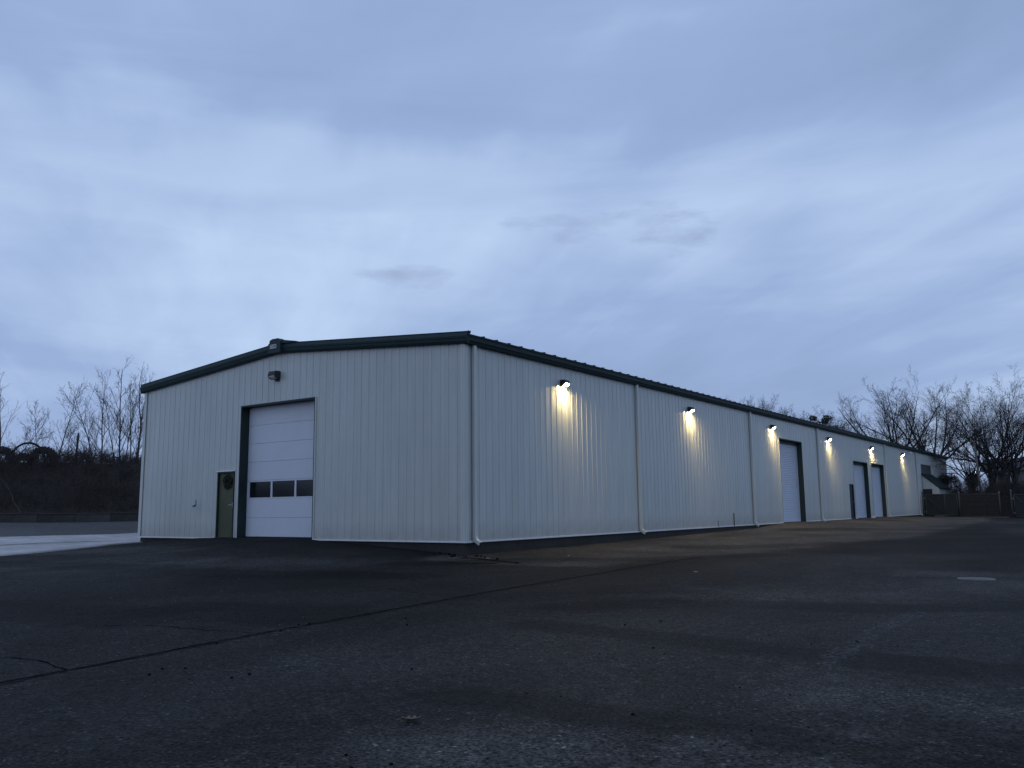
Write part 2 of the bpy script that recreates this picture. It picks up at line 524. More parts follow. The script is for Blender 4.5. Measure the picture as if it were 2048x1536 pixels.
# ------------------------------------------------------------------ ground
CTRL = np.array([
    (-15.24, 0, -.22), (-13, 0, -.11), (-12, 0, -.03), (-10.6, 0, .01), (-7.7, 0, .02), (-6, 0, .0), (-5, 0, -.06), (-3, 0, -.17), (0, 0, -.34),
    (0, 5, -.33), (0, 10, -.28), (0, 16, -.23), (0, 21.6, -.17), (0, 24.4, -.06), (0, 26, -.01), (0, 29.6, -.01), (0, 33, -.05), (0, 37.5, -.06),
    (0, 40, -.02), (0, 49, -.02), (0, 53, -.08), (0, 61, -.15), (0, 77, -.22),
    (3, 10, -.42), (3, 28, -.22), (3, 45, -.20), (3, 62, -.24), (8, 62, -.32), (20, 62, -.36), (45, 62, -.4), (3, 100, -.3), (30, 110, -.3),
    (5, 0, -.5), (10, -5, -.62), (14.2, -17.7, -.74), (14, 0, -.63), (14, 20, -.56), (14, 40, -.45), (32, -20, -.8), (32, 20, -.6), (45, -45, -.8),
    (0, -20, -.62), (0, -10, -.5), (-8, -6, -.28), (-8, -15, -.5), (-12, -6, -.30), (-12.6, -4, -.26), (-16, -12, -.32), (-20, -25, -.4),
    (-20.5, -2.5, -.02), (-21.6, 3.9, -.02), (-27, .35, .5), (-24.4, 5.5, .48), (-22, 10.2, .46), (-30, -6, .5), (-18, 18, .4), (-34, 5, .55),
    (-45, -45, .2), (-45, 60, .5), (-15.24, 10, -.1), (-15.24, 40, 0.0), (-15.24, 77, 0.0), (-20, 110, 0.0),
], float)


def _tps(r2):
    return np.where(r2 > 1e-12, 0.5 * r2 * np.log(np.maximum(r2, 1e-12)), 0.0)


_P = CTRL[:, :2]
_n = len(_P)
_K = _tps(((_P[:, None] - _P[None]) ** 2).sum(-1)) + np.eye(_n) * 0.05
_A = np.zeros((_n + 3, _n + 3))
_A[:_n, :_n] = _K; _A[:_n, _n] = 1; _A[:_n, _n + 1:] = _P; _A[_n, :_n] = 1; _A[_n + 1:, :_n] = _P.T
_w = np.linalg.solve(_A, np.concatenate([CTRL[:, 2], np.zeros(3)]))


def ground_z(x, y):
    x = np.clip(np.asarray(x, float), -45, 45); y = np.clip(np.asarray(y, float), -45, 110)
    sh = np.broadcast(x, y).shape
    q = np.stack([np.broadcast_to(x, sh).ravel(), np.broadcast_to(y, sh).ravel()], -1)
    out = np.empty(len(q))
    for i in range(0, len(q), 20000):
        c = q[i:i + 20000]
        out[i:i + 20000] = _tps(((c[:, None] - _P[None]) ** 2).sum(-1)) @ _w[:_n] + _w[_n] + c @ _w[_n + 1:]
    return out.reshape(sh)


def gz(x, y):
    return float(ground_z(x, y))


def axis(a, b, step, far, grow=1.25):
    v = list(np.arange(a, b + 1e-6, step))
    s, x = step, b
    hi, lo = [], []
    while x < far:
        s *= grow; x += s; hi.append(x)
    s, x = step, a
    while x > -far:
        s *= grow; x -= s; lo.append(x)
    return np.array(lo[::-1] + v + hi)


def grid_mesh(name, X, Y, Z, mat):
    ny, nx = X.shape
    v = np.stack([X, Y, Z], -1).reshape(-1, 3)
    idx = np.arange(ny * nx).reshape(ny, nx)
    f = np.stack([idx[:-1, :-1], idx[:-1, 1:], idx[1:, 1:], idx[1:, :-1]], -1).reshape(-1, 4)
    me = bpy.data.meshes.new(name)
    me.vertices.add(len(v)); me.vertices.foreach_set('co', v.ravel())
    me.loops.add(f.size); me.loops.foreach_set('vertex_index', f.ravel().astype(np.int32))
    me.polygons.add(len(f)); me.polygons.foreach_set('loop_start', np.arange(0, f.size, 4, dtype=np.int32))
    me.polygons.foreach_set('use_smooth', np.ones(len(f), bool))
    me.materials.append(mat)
    me.update(calc_edges=True)
    return me


ax = axis(-28, 26, 0.3, 900)
ay = axis(-20, 66, 0.3, 1100)
GX, GY = np.meshgrid(ax, ay)
GZ = ground_z(GX, GY)


def mesh_z(x, y):
    """height of the built sheet itself (bilinear in its grid)"""
    x = np.asarray(x, float); y = np.asarray(y, float)
    i = np.clip(np.searchsorted(ax, x) - 1, 0, len(ax) - 2); j = np.clip(np.searchsorted(ay, y) - 1, 0, len(ay) - 2)
    fx = (x - ax[i]) / (ax[i + 1] - ax[i]); fy = (y - ay[j]) / (ay[j + 1] - ay[j])
    return (GZ[j, i] * (1 - fx) + GZ[j, i + 1] * fx) * (1 - fy) + (GZ[j + 1, i] * (1 - fx) + GZ[j + 1, i + 1] * fx) * fy


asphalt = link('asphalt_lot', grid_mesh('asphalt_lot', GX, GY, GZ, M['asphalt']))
tag(asphalt, kind='structure')

# damp runs across the lot (stains with their own outlines): polylines with a half width
DAMP = [
    ([(0.5, -3.0), (2.2, 0.5), (4.2, 2.5), (5.8, 6.5)], 0.55),
    ([(7.4, -6.8), (8.4, -5.6), (9.6, -5.0), (11.0, -4.6), (13, -3.0)], 0.5),
    ([(8.0, -8.5), (10.2, -8.6), (12.2, -8.8), (14.5, -8.2)], 0.42),
    ([(9.5, -12.2), (11.5, -11.9), (14.0, -11.9)], 0.30),
    ([(3.0, 8.0), (6.5, 14), (9.5, 19), (12, 22)], 0.8),
    ([(2.0, 22), (5.5, 27), (9.0, 30)], 0.8),
    ([(-9, -8.0), (-4, -7.0), (-0.5, -6.5), (2.5, -4.8)], 0.7),
    ([(-1.0, -12.5), (2.5, -11.0), (4.8, -9.5)], 1.0),
]


def seg_dist(px, py, a, b):
    ax_, ay_ = a; bx, by = b
    dx, dy = bx - ax_, by - ay_
    t = np.clip(((px - ax_) * dx + (py - ay_) * dy) / (dx * dx + dy * dy), 0, 1)
    return np.hypot(px - ax_ - t * dx, py - ay_ - t * dy)


damp = np.zeros(GX.shape)
for pl, hw in DAMP:
    d_ = np.min([seg_dist(GX, GY, pl[i], pl[i + 1]) for i in range(len(pl) - 1)], axis=0)
    damp = np.maximum(damp, np.clip(1.0 - 0.5 * d_ / hw, 0, 1))
# older, drier brown asphalt with the wall lights' glow painted in, and paler worn areas
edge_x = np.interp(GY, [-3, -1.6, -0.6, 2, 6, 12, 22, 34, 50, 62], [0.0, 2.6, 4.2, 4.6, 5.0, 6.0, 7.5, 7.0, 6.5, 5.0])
dry_glow = np.clip((edge_x - GX) / 1.6 + .5, 0, 1) * np.clip((GY + 2.6) / 1.2, 0, 1) * np.clip((GX + .8) / 1.0, 0, 1)
att = asphalt.data.attributes.new('dry_glow', 'FLOAT', 'POINT')
att.data.foreach_set('value', dry_glow.ravel().astype(np.float32))
PALE = [([(-12, -9.5), (-7, -7.8), (-3.5, -6.2), (-1.5, -4.0)], 1.9), ([(-12, -4.5), (-8, -4.2)], 1.3),
        ([(10.6, -13.4), (11.8, -13.0), (12.6, -12.4)], 0.8), ([(12.2, -10.3), (13.4, -10.2), (14.6, -9.6)], 0.7),
        ([(8.6, -4.0), (10.4, -2.0), (12.5, 0.5)], 1.3), ([(10.5, 2.0), (13, 3.0)], .9)]
pale = np.zeros(GX.shape)
for pl, hw in PALE:
    d_ = np.min([seg_dist(GX, GY, pl[i], pl[i + 1]) for i in range(len(pl) - 1)], axis=0)
    pale = np.maximum(pale, np.clip(1.0 - 0.5 * d_ / hw, 0, 1))
att = asphalt.data.attributes.new('pale', 'FLOAT', 'POINT')
att.data.foreach_set('value', pale.ravel().astype(np.float32))
att = asphalt.data.attributes.new('damp', 'FLOAT', 'POINT')
att.data.foreach_set('value', damp.ravel().astype(np.float32))


def drape_strip(name, pts, width, mat, lift=0.004, parent=None, jitter=0.0, step=0.12, wj=0.3):
    """a thin strip following the ground along a polyline, with a ragged edge"""
    P = [Vector((a, b, 0)) for a, b in pts]
    path = []
    for i in range(len(P) - 1):
        n_ = max(1, int((P[i + 1] - P[i]).length / step))
        for k_ in range(n_):
            path.append(P[i].lerp(P[i + 1], k_ / n_))
    path.append(P[-1])
    off = 0.0
    L_, R_ = [], []
    for i, p in enumerate(path):
        t = (path[min(i + 1, len(path) - 1)] - path[max(i - 1, 0)]).normalized()
        nrm = Vector((-t.y, t.x, 0))
        off = off * 0.8 + random.uniform(-1, 1) * jitter
        w = width * (1 + random.uniform(-wj, wj)) * 0.5
        if i in (0, len(path) - 1):
            w *= 0.2
        c = p + nrm * off
        L_.append(c + nrm * w); R_.append(c - nrm * w)
    xs = np.array([q.x for q in L_ + R_]); ys = np.array([q.y for q in L_ + R_])
    zs = mesh_z(xs, ys) + lift
    v = [(x, y, z) for x, y, z in zip(xs, ys, zs)]
    n_ = len(path)
    f = [(i, i + 1, n_ + i + 1, n_ + i) for i in range(n_ - 1)]
    me = bpy.data.meshes.new(name)
    me.from_pydata(v, [], f); me.materials.append(mat); me.update()
    return link(name, me, parent)


SEAM = [(6.25, -16.6), (5.95, -14.0), (5.62, -11.1), (5.45, -8.4), (5.25, -5.6), (5.15, -2.2), (4.95, 1.0), (4.75, 4.4)]
drape_strip('pavement_seam', SEAM, 0.042, M['crack'], 0.006, asphalt, 0.006, 0.08, 0.5)
drape_strip('pavement_seam_edge', [(x + 0.05, y) for x, y in SEAM], 0.03, M['lip'], 0.005, asphalt, 0.012, 0.1, 0.8)
for pts, w in (
        ([(0.35, -0.75), (0.9, -0.62), (1.4, -0.75), (2.3, -0.9), (2.45, -1.15)], 0.20),
        ([(0.8, -2.0), (1.6, -1.75), (2.1, -1.35)], 0.13),
        ([(5.6, -10.9), (4.9, -11.2), (4.0, -11.3), (3.2, -11.8)], 0.015),
        ([(5.3, -6.6), (4.6, -6.9), (3.6, -6.6), (2.6, -6.8)], 0.015),
        ([(5.9, -13.4), (5.1, -13.3), (4.2, -13.5)], 0.02),
        ([(-6.1, -0.6), (-7.4, -2.2), (-9.5, -3.2), (-12.0, -4.0)], 0.03)):
    drape_strip('pavement_crack', pts, w, M['crack'], 0.006, asphalt, 0.02, 0.1, 0.6)
drape_strip('worn_stripe', [(11.7, -9.3), (11.66, -7.6), (11.7, -5.6), (11.75, -4.6)], 0.24, M['paint'], 0.005, asphalt, 0.02, 0.12, 0.6)


# concrete apron beside the front corner, in two pours, and gravel behind it
def patch(name, A, B, mat, lift, nu=40, nv=14, parent=None):
    def sample(pl, t):
        P = np.array(pl, float)
        seg = np.linalg.norm(np.diff(P, axis=0), axis=1); cum = np.concatenate([[0], np.cumsum(seg)]) / seg.sum()
        return np.stack([np.interp(t, cum, P[:, 0]), np.interp(t, cum, P[:, 1])], -1)
    t = np.linspace(0, 1, nu)
    a, b = sample(A, t), sample(B, t)
    s = np.linspace(0, 1, nv)[:, None, None]
    P = a[None] * (1 - s) + b[None] * s
    X, Y = P[..., 0], P[..., 1]
    Z = ground_z(X, Y) + lift
    # skirt so that the edge reads as a real step
    X = np.concatenate([X[:1], X, X[-1:]]); Y = np.concatenate([Y[:1], Y, Y[-1:]])
    Z = np.concatenate([Z[:1] - 0.1, Z, Z[-1:] - 0.1])
    return link(name, grid_mesh(name, X, Y, Z, mat), parent)


NEAR = [(-10.2, -13.5), (-11.2, -7.6), (-12.1, -5.0), (-13.3, -2.4), (-15.0, -0.15), (-15.5, 2.0)]
MID1 = [(-15.5, -14.0), (-16.4, -5.2), (-17.0, -2.6), (-17.2, -0.4), (-17.2, 1.2), (-16.6, 3.0)]
MID2 = [(-15.9, -14.0), (-16.85, -5.2), (-17.45, -2.6), (-17.55, -0.4), (-17.3, 1.2), (-16.6, 3.05)]
FAR = [(-19.0, -16.0), (-20.1, -5.0), (-20.6, -2.4), (-21.2, 1.0), (-21.5, 4.0), (-20.5, 9.0)]
WALLB = [(-34, -13.2), (-29.6, -4.6), (-26.95, .5), (-24.35, 5.5), (-22.6, 8.9), (-20.5, 13.0)]
apron = empty('concrete_apron', (-16, 0, 0)); tag(apron, kind='structure')
for nm, a_, b_ in (('slab', NEAR, MID1), ('slab', MID2, FAR)):
    o = patch(nm, a_, b_, M['slab'], 0.035)
    o.parent = apron; o.location = (16, 0, 0)
gravel = patch('gravel_verge', FAR, WALLB, M['gravel'], 0.012, 60, 30)
tag(gravel, kind='structure')

# ------------------------------------------------------------------ the metal building
W, H, LEN = 15.24, 5.32, 77.2
RISE = 0.635
bld = empty('warehouse_building', (0, 0, 0))
tag(bld, 'long cream ribbed-metal warehouse with dark green roof trim and several overhead doors', 'warehouse')
P_ = 0.3048
PROF = [(0, 0), (.014, .018), (.044, .018), (.058, 0), (.128, 0), (.137, .004), (.152, .004), (.161, 0),
        (.205, 0), (.214, .004), (.229, .004), (.238, 0)]


def front_pt(s, d, z):
    return (s, -d, z)


def side_pt(s, d, z):
    return (d, s, z)


def roof_line(s):   # top of the front siding
    return H + RISE * (1 - abs(s + W / 2) / (W / 2)) + 0.03


def prof_points(s0, s1, phase=0.0):
    pts = []
    k0 = math.floor((s0 - phase) / P_) - 1
    k1 = math.ceil((s1 - phase) / P_) + 1
    allp = [(phase + k_ * P_ + a, d) for k_ in range(k0, k1 + 1) for a, d in PROF]
    for i in range(len(allp) - 1):
        (a, da), (b, db) = allp[i], allp[i + 1]
        if b <= s0 or a >= s1:
            continue
        if a < s0:
            da = da + (db - da) * (s0 - a) / (b - a); a = s0
        if not pts:
            pts.append((a, da))
        if b > s1:
            db = da + (db - da) * (s1 - a) / (b - a) if b > a else db; b = s1
        pts.append((b, db))
    return pts


def siding_strip(mb, pt, s0, s1, z0, top, phase):
    pts = prof_points(s0, s1, phase)
    n0 = len(mb.v)
    for s, d in pts:
        mb.v.append(pt(s, d, z0)); mb.v.append(pt(s, d, top(s)))
    for i in range(len(pts) - 1):
        a = n0 + 2 * i
        mb.f.append((a, a + 2, a + 3, a + 1))


def wall_panels(pt, s_start, s_end, z0, top, openings, phase, parent):
    cache = {}
    s = s_start
    while s < s_end - 1e-3:
        e_ = min(s + 3 * P_, s_end)
        cuts = sorted({s, e_, *[c for o in openings for c in o[:2] if s < c < e_]})
        plain = len(cuts) == 2 and not any(o[0] < (s + e_) / 2 < o[1] for o in openings)
        mb = MB()
        for a, b in zip(cuts[:-1], cuts[1:]):
            mid = (a + b) / 2
            zb = z0
            for o in openings:
                if o[0] < mid < o[1]:
                    zb = o[2]
                    if len(o) > 3:      # a window: wall below it as well
                        siding_strip(mb, pt, a, b, z0, lambda q: o[3], phase)
            siding_strip(mb, pt, a, b, zb, top, phase)
        if plain and pt is side_pt and e_ - s > 3 * P_ - 1e-4:
            if 'm' not in cache:
                base = MB()
                siding_strip(base, pt, 0, 3 * P_, z0, top, 0)
                cache['m'] = base.mesh('wall_panel', M['siding'])
            link('wall_panel', cache['m'], parent, (0, s, 0))
        else:
            mb.build('wall_panel', M['siding'], parent)
        s = e_


OH = (-9.50, -5.92, 4.30)
MD = (-10.67, -9.76, 2.19)
front_open = [OH, MD]
D1 = (25.85, 29.60, 4.27); SMD = (39.27, 40.20, 2.19); D2 = (40.52, 44.33, 3.68); D3 = (45.42, 49.2, 3.70)
LOUV = (63.85, 68.35, 4.34, 3.52)
side_open = [D1, SMD, D2, D3, LOUV]
wall_panels(front_pt, -W, 0.0, 0.0, roof_line, front_open, -W, bld)
wall_panels(side_pt, 0.0, LEN, 0.0, lambda s: H + 0.05, side_open, 0.0, bld)
# walls the photograph does not show
mb = MB(); siding_strip(mb, lambda s, d, z: (-W - d, s, z), 0, LEN, 0, lambda s: H + 0.05, 0); mb.build('left_wall', M['siding'], bld)
mb = MB(); siding_strip(mb, lambda s, d, z: (s, LEN + d, z), -W, 0, 0, roof_line, -W); mb.build('rear_wall', M['siding'], bld)

# foundation: cast concrete, slightly inset
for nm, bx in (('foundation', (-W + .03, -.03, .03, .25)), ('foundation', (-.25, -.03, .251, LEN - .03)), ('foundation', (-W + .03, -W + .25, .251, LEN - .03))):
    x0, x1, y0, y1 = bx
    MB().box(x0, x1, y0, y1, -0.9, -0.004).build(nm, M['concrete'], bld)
# base trim angle (bright drip line) between the openings
mbs = [(-W - .02, MD[0] - .05), (OH[1] + .05, 0.042)]
for a, b in mbs:
    MB().box(a, b, -0.040, 0.0, -0.028, 0.016).build('base_trim', M['base'], bld)
for a, b in ((-.042, D1[0] - .06), (D1[1] + .06, SMD[0] - .06), (D2[1] + .06, D3[0] - .06), (D3[1] + .06, LEN)):
    MB().box(0.0, 0.040, a, b, -0.029, 0.015).build('base_trim', M['base'], bld)
# corner trims
mb = MB(); mb.box(-.13, .042, -.044, -.034, .017, H + .02); mb.box(.034, .044, -.034, .10, .017, H + .02); mb.build('corner_trim', M['trim'], bld)
mb = MB(); mb.box(-W - .044, -W + .12, -.044, -.034, .017, H); mb.box(-W - .044, -W - .034, -.034, .12, .017, H); mb.build('corner_trim', M['trim'], bld)
mb = MB(); mb.box(.034, .044, LEN - .12, LEN + .04, .017, H); mb.build('corner_trim', M['trim'], bld)

# ------------- roof
ZE = H + 0.20
deck = MB()
for sx in (1, -1):
    xe = -W / 2 + sx * (W / 2 + 0.12)
    ring0 = [(-W / 2, -.12, ZE + RISE - .05), (xe, -.12, ZE - .05), (xe, -.12, ZE - .02), (-W / 2, -.12, ZE + RISE - .02)]
    deck.prism(ring0, [(a, LEN + .12, c) for a, b, c in ring0])
roof = deck.build('roof', M['roof'], bld)
# left slope: standing seam sheet that the photograph never shows
ring0 = [(-W / 2, -.12, ZE + RISE + .0), (-W - .15, -.12, ZE + .0), (-W - .15, -.12, ZE + .02), (-W / 2, -.12, ZE + RISE + .02)]
MB().prism(ring0, [(a, LEN + .12, c) for a, b, c in ring0]).build('left_roof_sheet', M['roof'], roof)
pm = MB()
rw = 0.61
xe, xr = 0.20, -W / 2
ze = ZE - 0.02


def rp(x):
    return ZE + RISE * (1 - (x + W / 2) / (W / 2))


for (y0, y1, h0) in ((0.0, rw - .05, .012), (rw - .05, rw, .075)):
    r0 = [(xe, y0, rp(xe)), (xe, y1, rp(xe)), (xe, y1, rp(xe) + h0), (xe, y0, rp(xe) + h0)]
    r1 = [(xr, y0, rp(xr)), (xr, y1, rp(xr)), (xr, y1, rp(xr) + h0), (xr, y0, rp(xr) + h0)]
    pm.prism(r0, r1)
pmesh = pm.mesh('roof_panel', M['roof'])
nrp = int((LEN + 0.12) / rw)
for i in range(nrp):
    link('roof_panel', pmesh, roof, (0, 0.05 + i * rw, 0))
MB().prism([(-W / 2 - .3, -.1, ZE + RISE + .0), (-W / 2, -.1, ZE + RISE + .10), (-W / 2 + .3, -.1, ZE + RISE + .0)],
           [(-W / 2 - .3, LEN + .1, ZE + RISE + .0), (-W / 2, LEN + .1, ZE + RISE + .10), (-W / 2 + .3, LEN + .1, ZE + RISE + .0)]).build('ridge_cap', M['roof'], roof)

# eave gutter with a stepped face, long side
gp = [(0.045, H - .03), (.14, H - .03), (.165, H + .05), (.185, H + .06), (.185, H + .17), (.205, H + .18), (.205, H + .225), (.045, H + .225)]
MB().prism([(d, -.10, z) for d, z in gp], [(d, LEN + .14, z) for d, z in gp]).build('eave_gutter', M['green'], bld)
MB().prism([(-W - d, -.10, z) for d, z in gp], [(-W - d, LEN + .14, z) for d, z in gp]).build('eave_gutter', M['green'], bld)


# rake trim on the gable: a dark lower band and a lighter flashing above, each slope
def rake(x0, x1, z0, z1, prof, name, mat):
    r0 = [(x0, -d, z0 + z) for d, z in prof]
    r1 = [(x1, -d, z1 + z) for d, z in prof]
    return MB().prism(r0, r1).build(name, mat, bld)


low = [(.034, -.03), (.12, -.03), (.145, .03), (.145, .10), (.16, .11), (.16, .17), (.034, .17)]
upp = [(.02, .172), (.15, .172), (.125, .275), (.14, .282), (.14, .295), (.02, .295)]
hm = H + RISE
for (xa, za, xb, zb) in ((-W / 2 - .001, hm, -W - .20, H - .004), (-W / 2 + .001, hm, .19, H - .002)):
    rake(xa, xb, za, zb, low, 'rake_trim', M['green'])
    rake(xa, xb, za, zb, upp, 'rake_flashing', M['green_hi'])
# upturned end of the flashing at the near corner
MB().prism([(.19, -.02, H + .19), (.19, -.15, H + .19), (.19, -.14, H + .292), (.19, -.02, H + .292)],
           [(.225, -.02, H + .255), (.225, -.145, H + .255), (.24, -.14, H + .30), (.24, -.02, H + .30)]).build('rake_end', M['green_hi'], bld)
# peak box with the maker's plate
cx = -W / 2 - .06
pk = MB()
ring = [(-.30, -.02), (.30, -.02), (.30, .34), (.18, .44), (-.10, .44), (-.22, .40), (-.24, .30), (-.30, .28)]
pk.prism([(cx + a, -.02, hm - .02 + z) for a, z in ring], [(cx + a, -.24, hm - .02 + z) for a, z in ring])
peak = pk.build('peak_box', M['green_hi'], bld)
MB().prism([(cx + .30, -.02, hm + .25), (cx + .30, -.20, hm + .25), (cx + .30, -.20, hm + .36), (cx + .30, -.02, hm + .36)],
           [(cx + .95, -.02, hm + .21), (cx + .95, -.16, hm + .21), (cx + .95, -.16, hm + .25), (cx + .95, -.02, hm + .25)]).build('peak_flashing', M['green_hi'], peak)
MB().box(cx - .19, cx + .12, -.252, -.238, hm + .105, hm + .235).build('nameplate', M['plate'], peak)
cu_ = bpy.data.curves.new('lettering', 'FONT')
cu_.body = 'STAR'; cu_.size = 0.125; cu_.extrude = 0.002; cu_.align_x = 'CENTER'; cu_.align_y = 'CENTER'; cu_.space_character = 1.02
tob = bpy.data.objects.new('tmp_text', cu_); COL.objects.link(tob)
dg = bpy.context.evaluated_depsgraph_get(); dg.update()
tme = bpy.data.meshes.new_from_object(tob.evaluated_get(dg))
bpy.data.objects.remove(tob)
tme.materials.clear(); tme.materials.append(M['ink'])
to = link('lettering', tme, peak, (cx - .035, -.2555, hm + .170)); to.rotation_euler = (math.radians(90), 0, 0)

# ------------- downspouts with kick-out elbows
for i, y in enumerate((0.32, 9.95, 21.6, 32.6, 49.75, 61.55)):
    ds = MB().box(.036, .126, y - .06, y + .06, .22, H - .031).build('downspout', M['trim'], bld, bevel=0.012)
    el = MB()
    path = [(.081, .24), (.085, .12), (.12, .03), (.20, -.03), (.27, -.06)]
    for j in range(len(path) - 1):
        (a, z), (b, w) = path[j], path[j + 1]
        ta = Vector((b - a, w - z)).normalized()
        if j == 0:
            na = Vector((1, 0))
        else:
            na = nb
        nx_ = path[min(j + 2, len(path) - 1)]
        tb = (Vector(nx_) - Vector((a, z))).normalized() if j + 2 < len(path) else ta
        nb = Vector((-tb.y, tb.x)) if -tb.y > 0 or True else tb
        nb = Vector((-tb.y, tb.x)).normalized()
        r = .046
        el.prism([(a + na.x * r, y - .058, z + na.y * r), (a + na.x * r, y + .058, z + na.y * r), (a - na.x * r, y + .058, z - na.y * r), (a - na.x * r, y - .058, z - na.y * r)],
                 [(b + nb.x * r, y - .058, w + nb.y * r), (b + nb.x * r, y + .058, w + nb.y * r), (b - nb.x * r, y + .058, w - nb.y * r), (b - nb.x * r, y - .058, w - nb.y * r)], caps=False)
    el.build('elbow', M['trim'], ds)
    MB().box(.262, .30, y - .055, y + .055, -.13, -.02).build('outlet', M['seal'], ds)
    for z in (1.6, 3.4, 5.0):
        MB().box(.034, .131, y - .066, y + .066, z, z + .03).build('strap', M['trim'], ds)


# ------------- doors
def lining(pt, o, depth, trim_w, mat_l, mat_h, mat_r, z0=0.0):
    """reveal boards and face trims round an opening"""
    s0, s1, zt = o[:3]
    def bx(name, a0, a1, d0, d1, z0_, z1_, mat):
        c = [pt(a0, d0, z0_), pt(a1, d1, z1_)]
        lo = [min(c[0][i], c[1][i]) for i in range(3)]; hi = [max(c[0][i], c[1][i]) for i in range(3)]
        return MB().box(lo[0], hi[0], lo[1], hi[1], lo[2], hi[2]).build(name, mat, bld)
    bx('door_jamb', s0 - .03, s0 + .004, .034, -depth, z0, zt, mat_l)
    bx('door_jamb', s1 - .004, s1 + .03, .034, -depth, z0, zt, mat_r)
    bx('door_head', s0 - .03, s1 + .03, .036, -depth, zt, zt + .05, mat_h)
    bx('door_casing', s0 - .03 - trim_w, s0 - .031, .036, .0, z0, zt + .05, M['trim'])
    bx('door_casing', s1 + .031, s1 + .03 + trim_w, .036, .0, z0, zt + .05, M['trim'])


lining(front_pt, OH, 0.42, 0.05, M['jamb'], M['jamb'], M['jamb'])
for o in (D1, D2, D3):
    lining(side_pt, o, 0.42, 0.05, M['jamb'], M['jamb'], M['jamb'])

# sectional door, front
dy = 0.29
oh = MB().box(OH[0] + .005, OH[1] - .005, dy + .06, dy + .10, .04, OH[2]).build('overhead_door', M['seal'], bld)
sh = (OH[2] - 0.05) / 7
for i in range(7):
    z0 = 0.05 + i * sh; z1 = z0 + sh - 0.005
    x0, x1 = OH[0] + .006, OH[1] - .006
    if i == 2:
        mb = MB()
        mb.box(x0, x1, dy, dy + .055, z0, z0 + .045); mb.box(x0, x1, dy, dy + .055, z1 - .045, z1)
        cols = [x0, x0 + .13, x0 + .13 + 1.05, x0 + .24 + 1.05, x0 + .24 + 2.10, x0 + .35 + 2.10, x1 - .13, x1]
        cols = [x0, x0 + .12, x0 + 1.20, x0 + 1.28, x0 + 2.36, x0 + 2.44, x1 - .10, x1]
        for a, b in zip(cols[0::2], cols[1::2]):
            mb.box(a, b, dy, dy + .055, z0 + .045, z1 - .045)
        sec = mb.build('door_section', M['white_door'], oh)
        for a, b in zip(cols[1:-1:2], cols[2:-1:2]):
            MB().box(a + .001, b - .001, dy + .022, dy + .030, z0 + .046, z1 - .046).build('window_pane', M['glass'], oh)
    else:
        MB().box(x0, x1, dy, dy + .055, z0, z1).build('door_section', M['white_door'], oh, bevel=0.006)
MB().box(OH[0] + .01, OH[1] - .01, dy - .004, dy + .05, .012, .046).build('bottom_seal', M['seal'], oh)

# front personnel door
md = MB().box(MD[0] + .045, MD[1] - .045, .03, .075, .03, MD[2] - .05).build('personnel_door', M['olive'], bld)
mb = MB(); mb.box(MD[0] - .0, MD[0] + .04, -.036, .12, .0, MD[2] - .002); mb.box(MD[1] - .04, MD[1], -.036, .12, .0, MD[2] - .002)
mb.build('door_frame', M['jamb'], md)
MB().box(MD[0], MD[1], -.036, .12, MD[2] - .045, MD[2] - .001).build('door_frame', M['jamb'], md)
MB().box(MD[0] - .05, MD[1] + .03, -.052, .0, MD[2] + .001, MD[2] + .04).build('drip_cap', M['base'], md)
MB().box(MD[0], MD[1], -.05, .12, -.01, .029).build('threshold', M['darksteel'], md)
hd = MB(); hd.tube([(MD[1] - .12, .03, 1.08), (MD[1] - .12, -.03, 1.08), (MD[1] - .25, -.035, 1.08)], .014, 8)
hd.build('door_handle', M['steel'], md, smooth=True)
MB().box(MD[1] - .15, MD[1] - .09, .022, .031, 1.0, 1.17).build('lock_plate', M['steel'], md)
for z in (.3, 1.1, 1.9):
    MB().box(MD[0] + .042, MD[0] + .06, .016, .032, z, z + .11).build('hinge', M['olive'], md)


# roll-up doors on the long side
def rollup(o, name_label=None):
    s0, s1, zt = o
    x = -0.30
    z = 0.06
    mb = MB()
    prof = []
    pitch = 0.095
    while z < zt - .1:
        prof += [(x, z), (x + .018, z + .025), (x + .018, z + .060), (x, z + .085)]
        z += pitch
    n0 = len(mb.v)
    for d, zz in prof:
        mb.v.append((d, s0 + .006, zz)); mb.v.append((d, s1 - .006, zz))
    for i in range(len(prof) - 1):
        mb.f.append((n0 + 2 * i, n0 + 2 * i + 1, n0 + 2 * i + 3, n0 + 2 * i + 2))
    d = mb.build('roll_up_door', M['shutter'], bld)
    MB().box(x - .01, x + .03, s0 + .008, s1 - .008, .0, .06).build('bottom_bar', M['white_door'], d)
    MB().box(x - .01, x + .09, s0 + .006, s1 - .006, zt - .16, zt - .002).build('door_hood', M['jamb'], d)
    for a, b in ((s0 + .005, s0 + .065), (s1 - .065, s1 - .005)):
        MB().box(x + .02, x + .055, a, b, .0, zt - .16).build('guide_rail', M['shutter'] if a < s0 + .01 else M['shutter'], d)
    MB().box(x - .12, x - .06, s0 + .003, s1 - .003, .0, zt).build('backing', M['seal'], d)
    MB().box(-.34, .03, s0, s1, -.2, -.002).build('sill', M['concrete'], d)
    return d


for o in (D1, D2, D3):
    rollup(o)
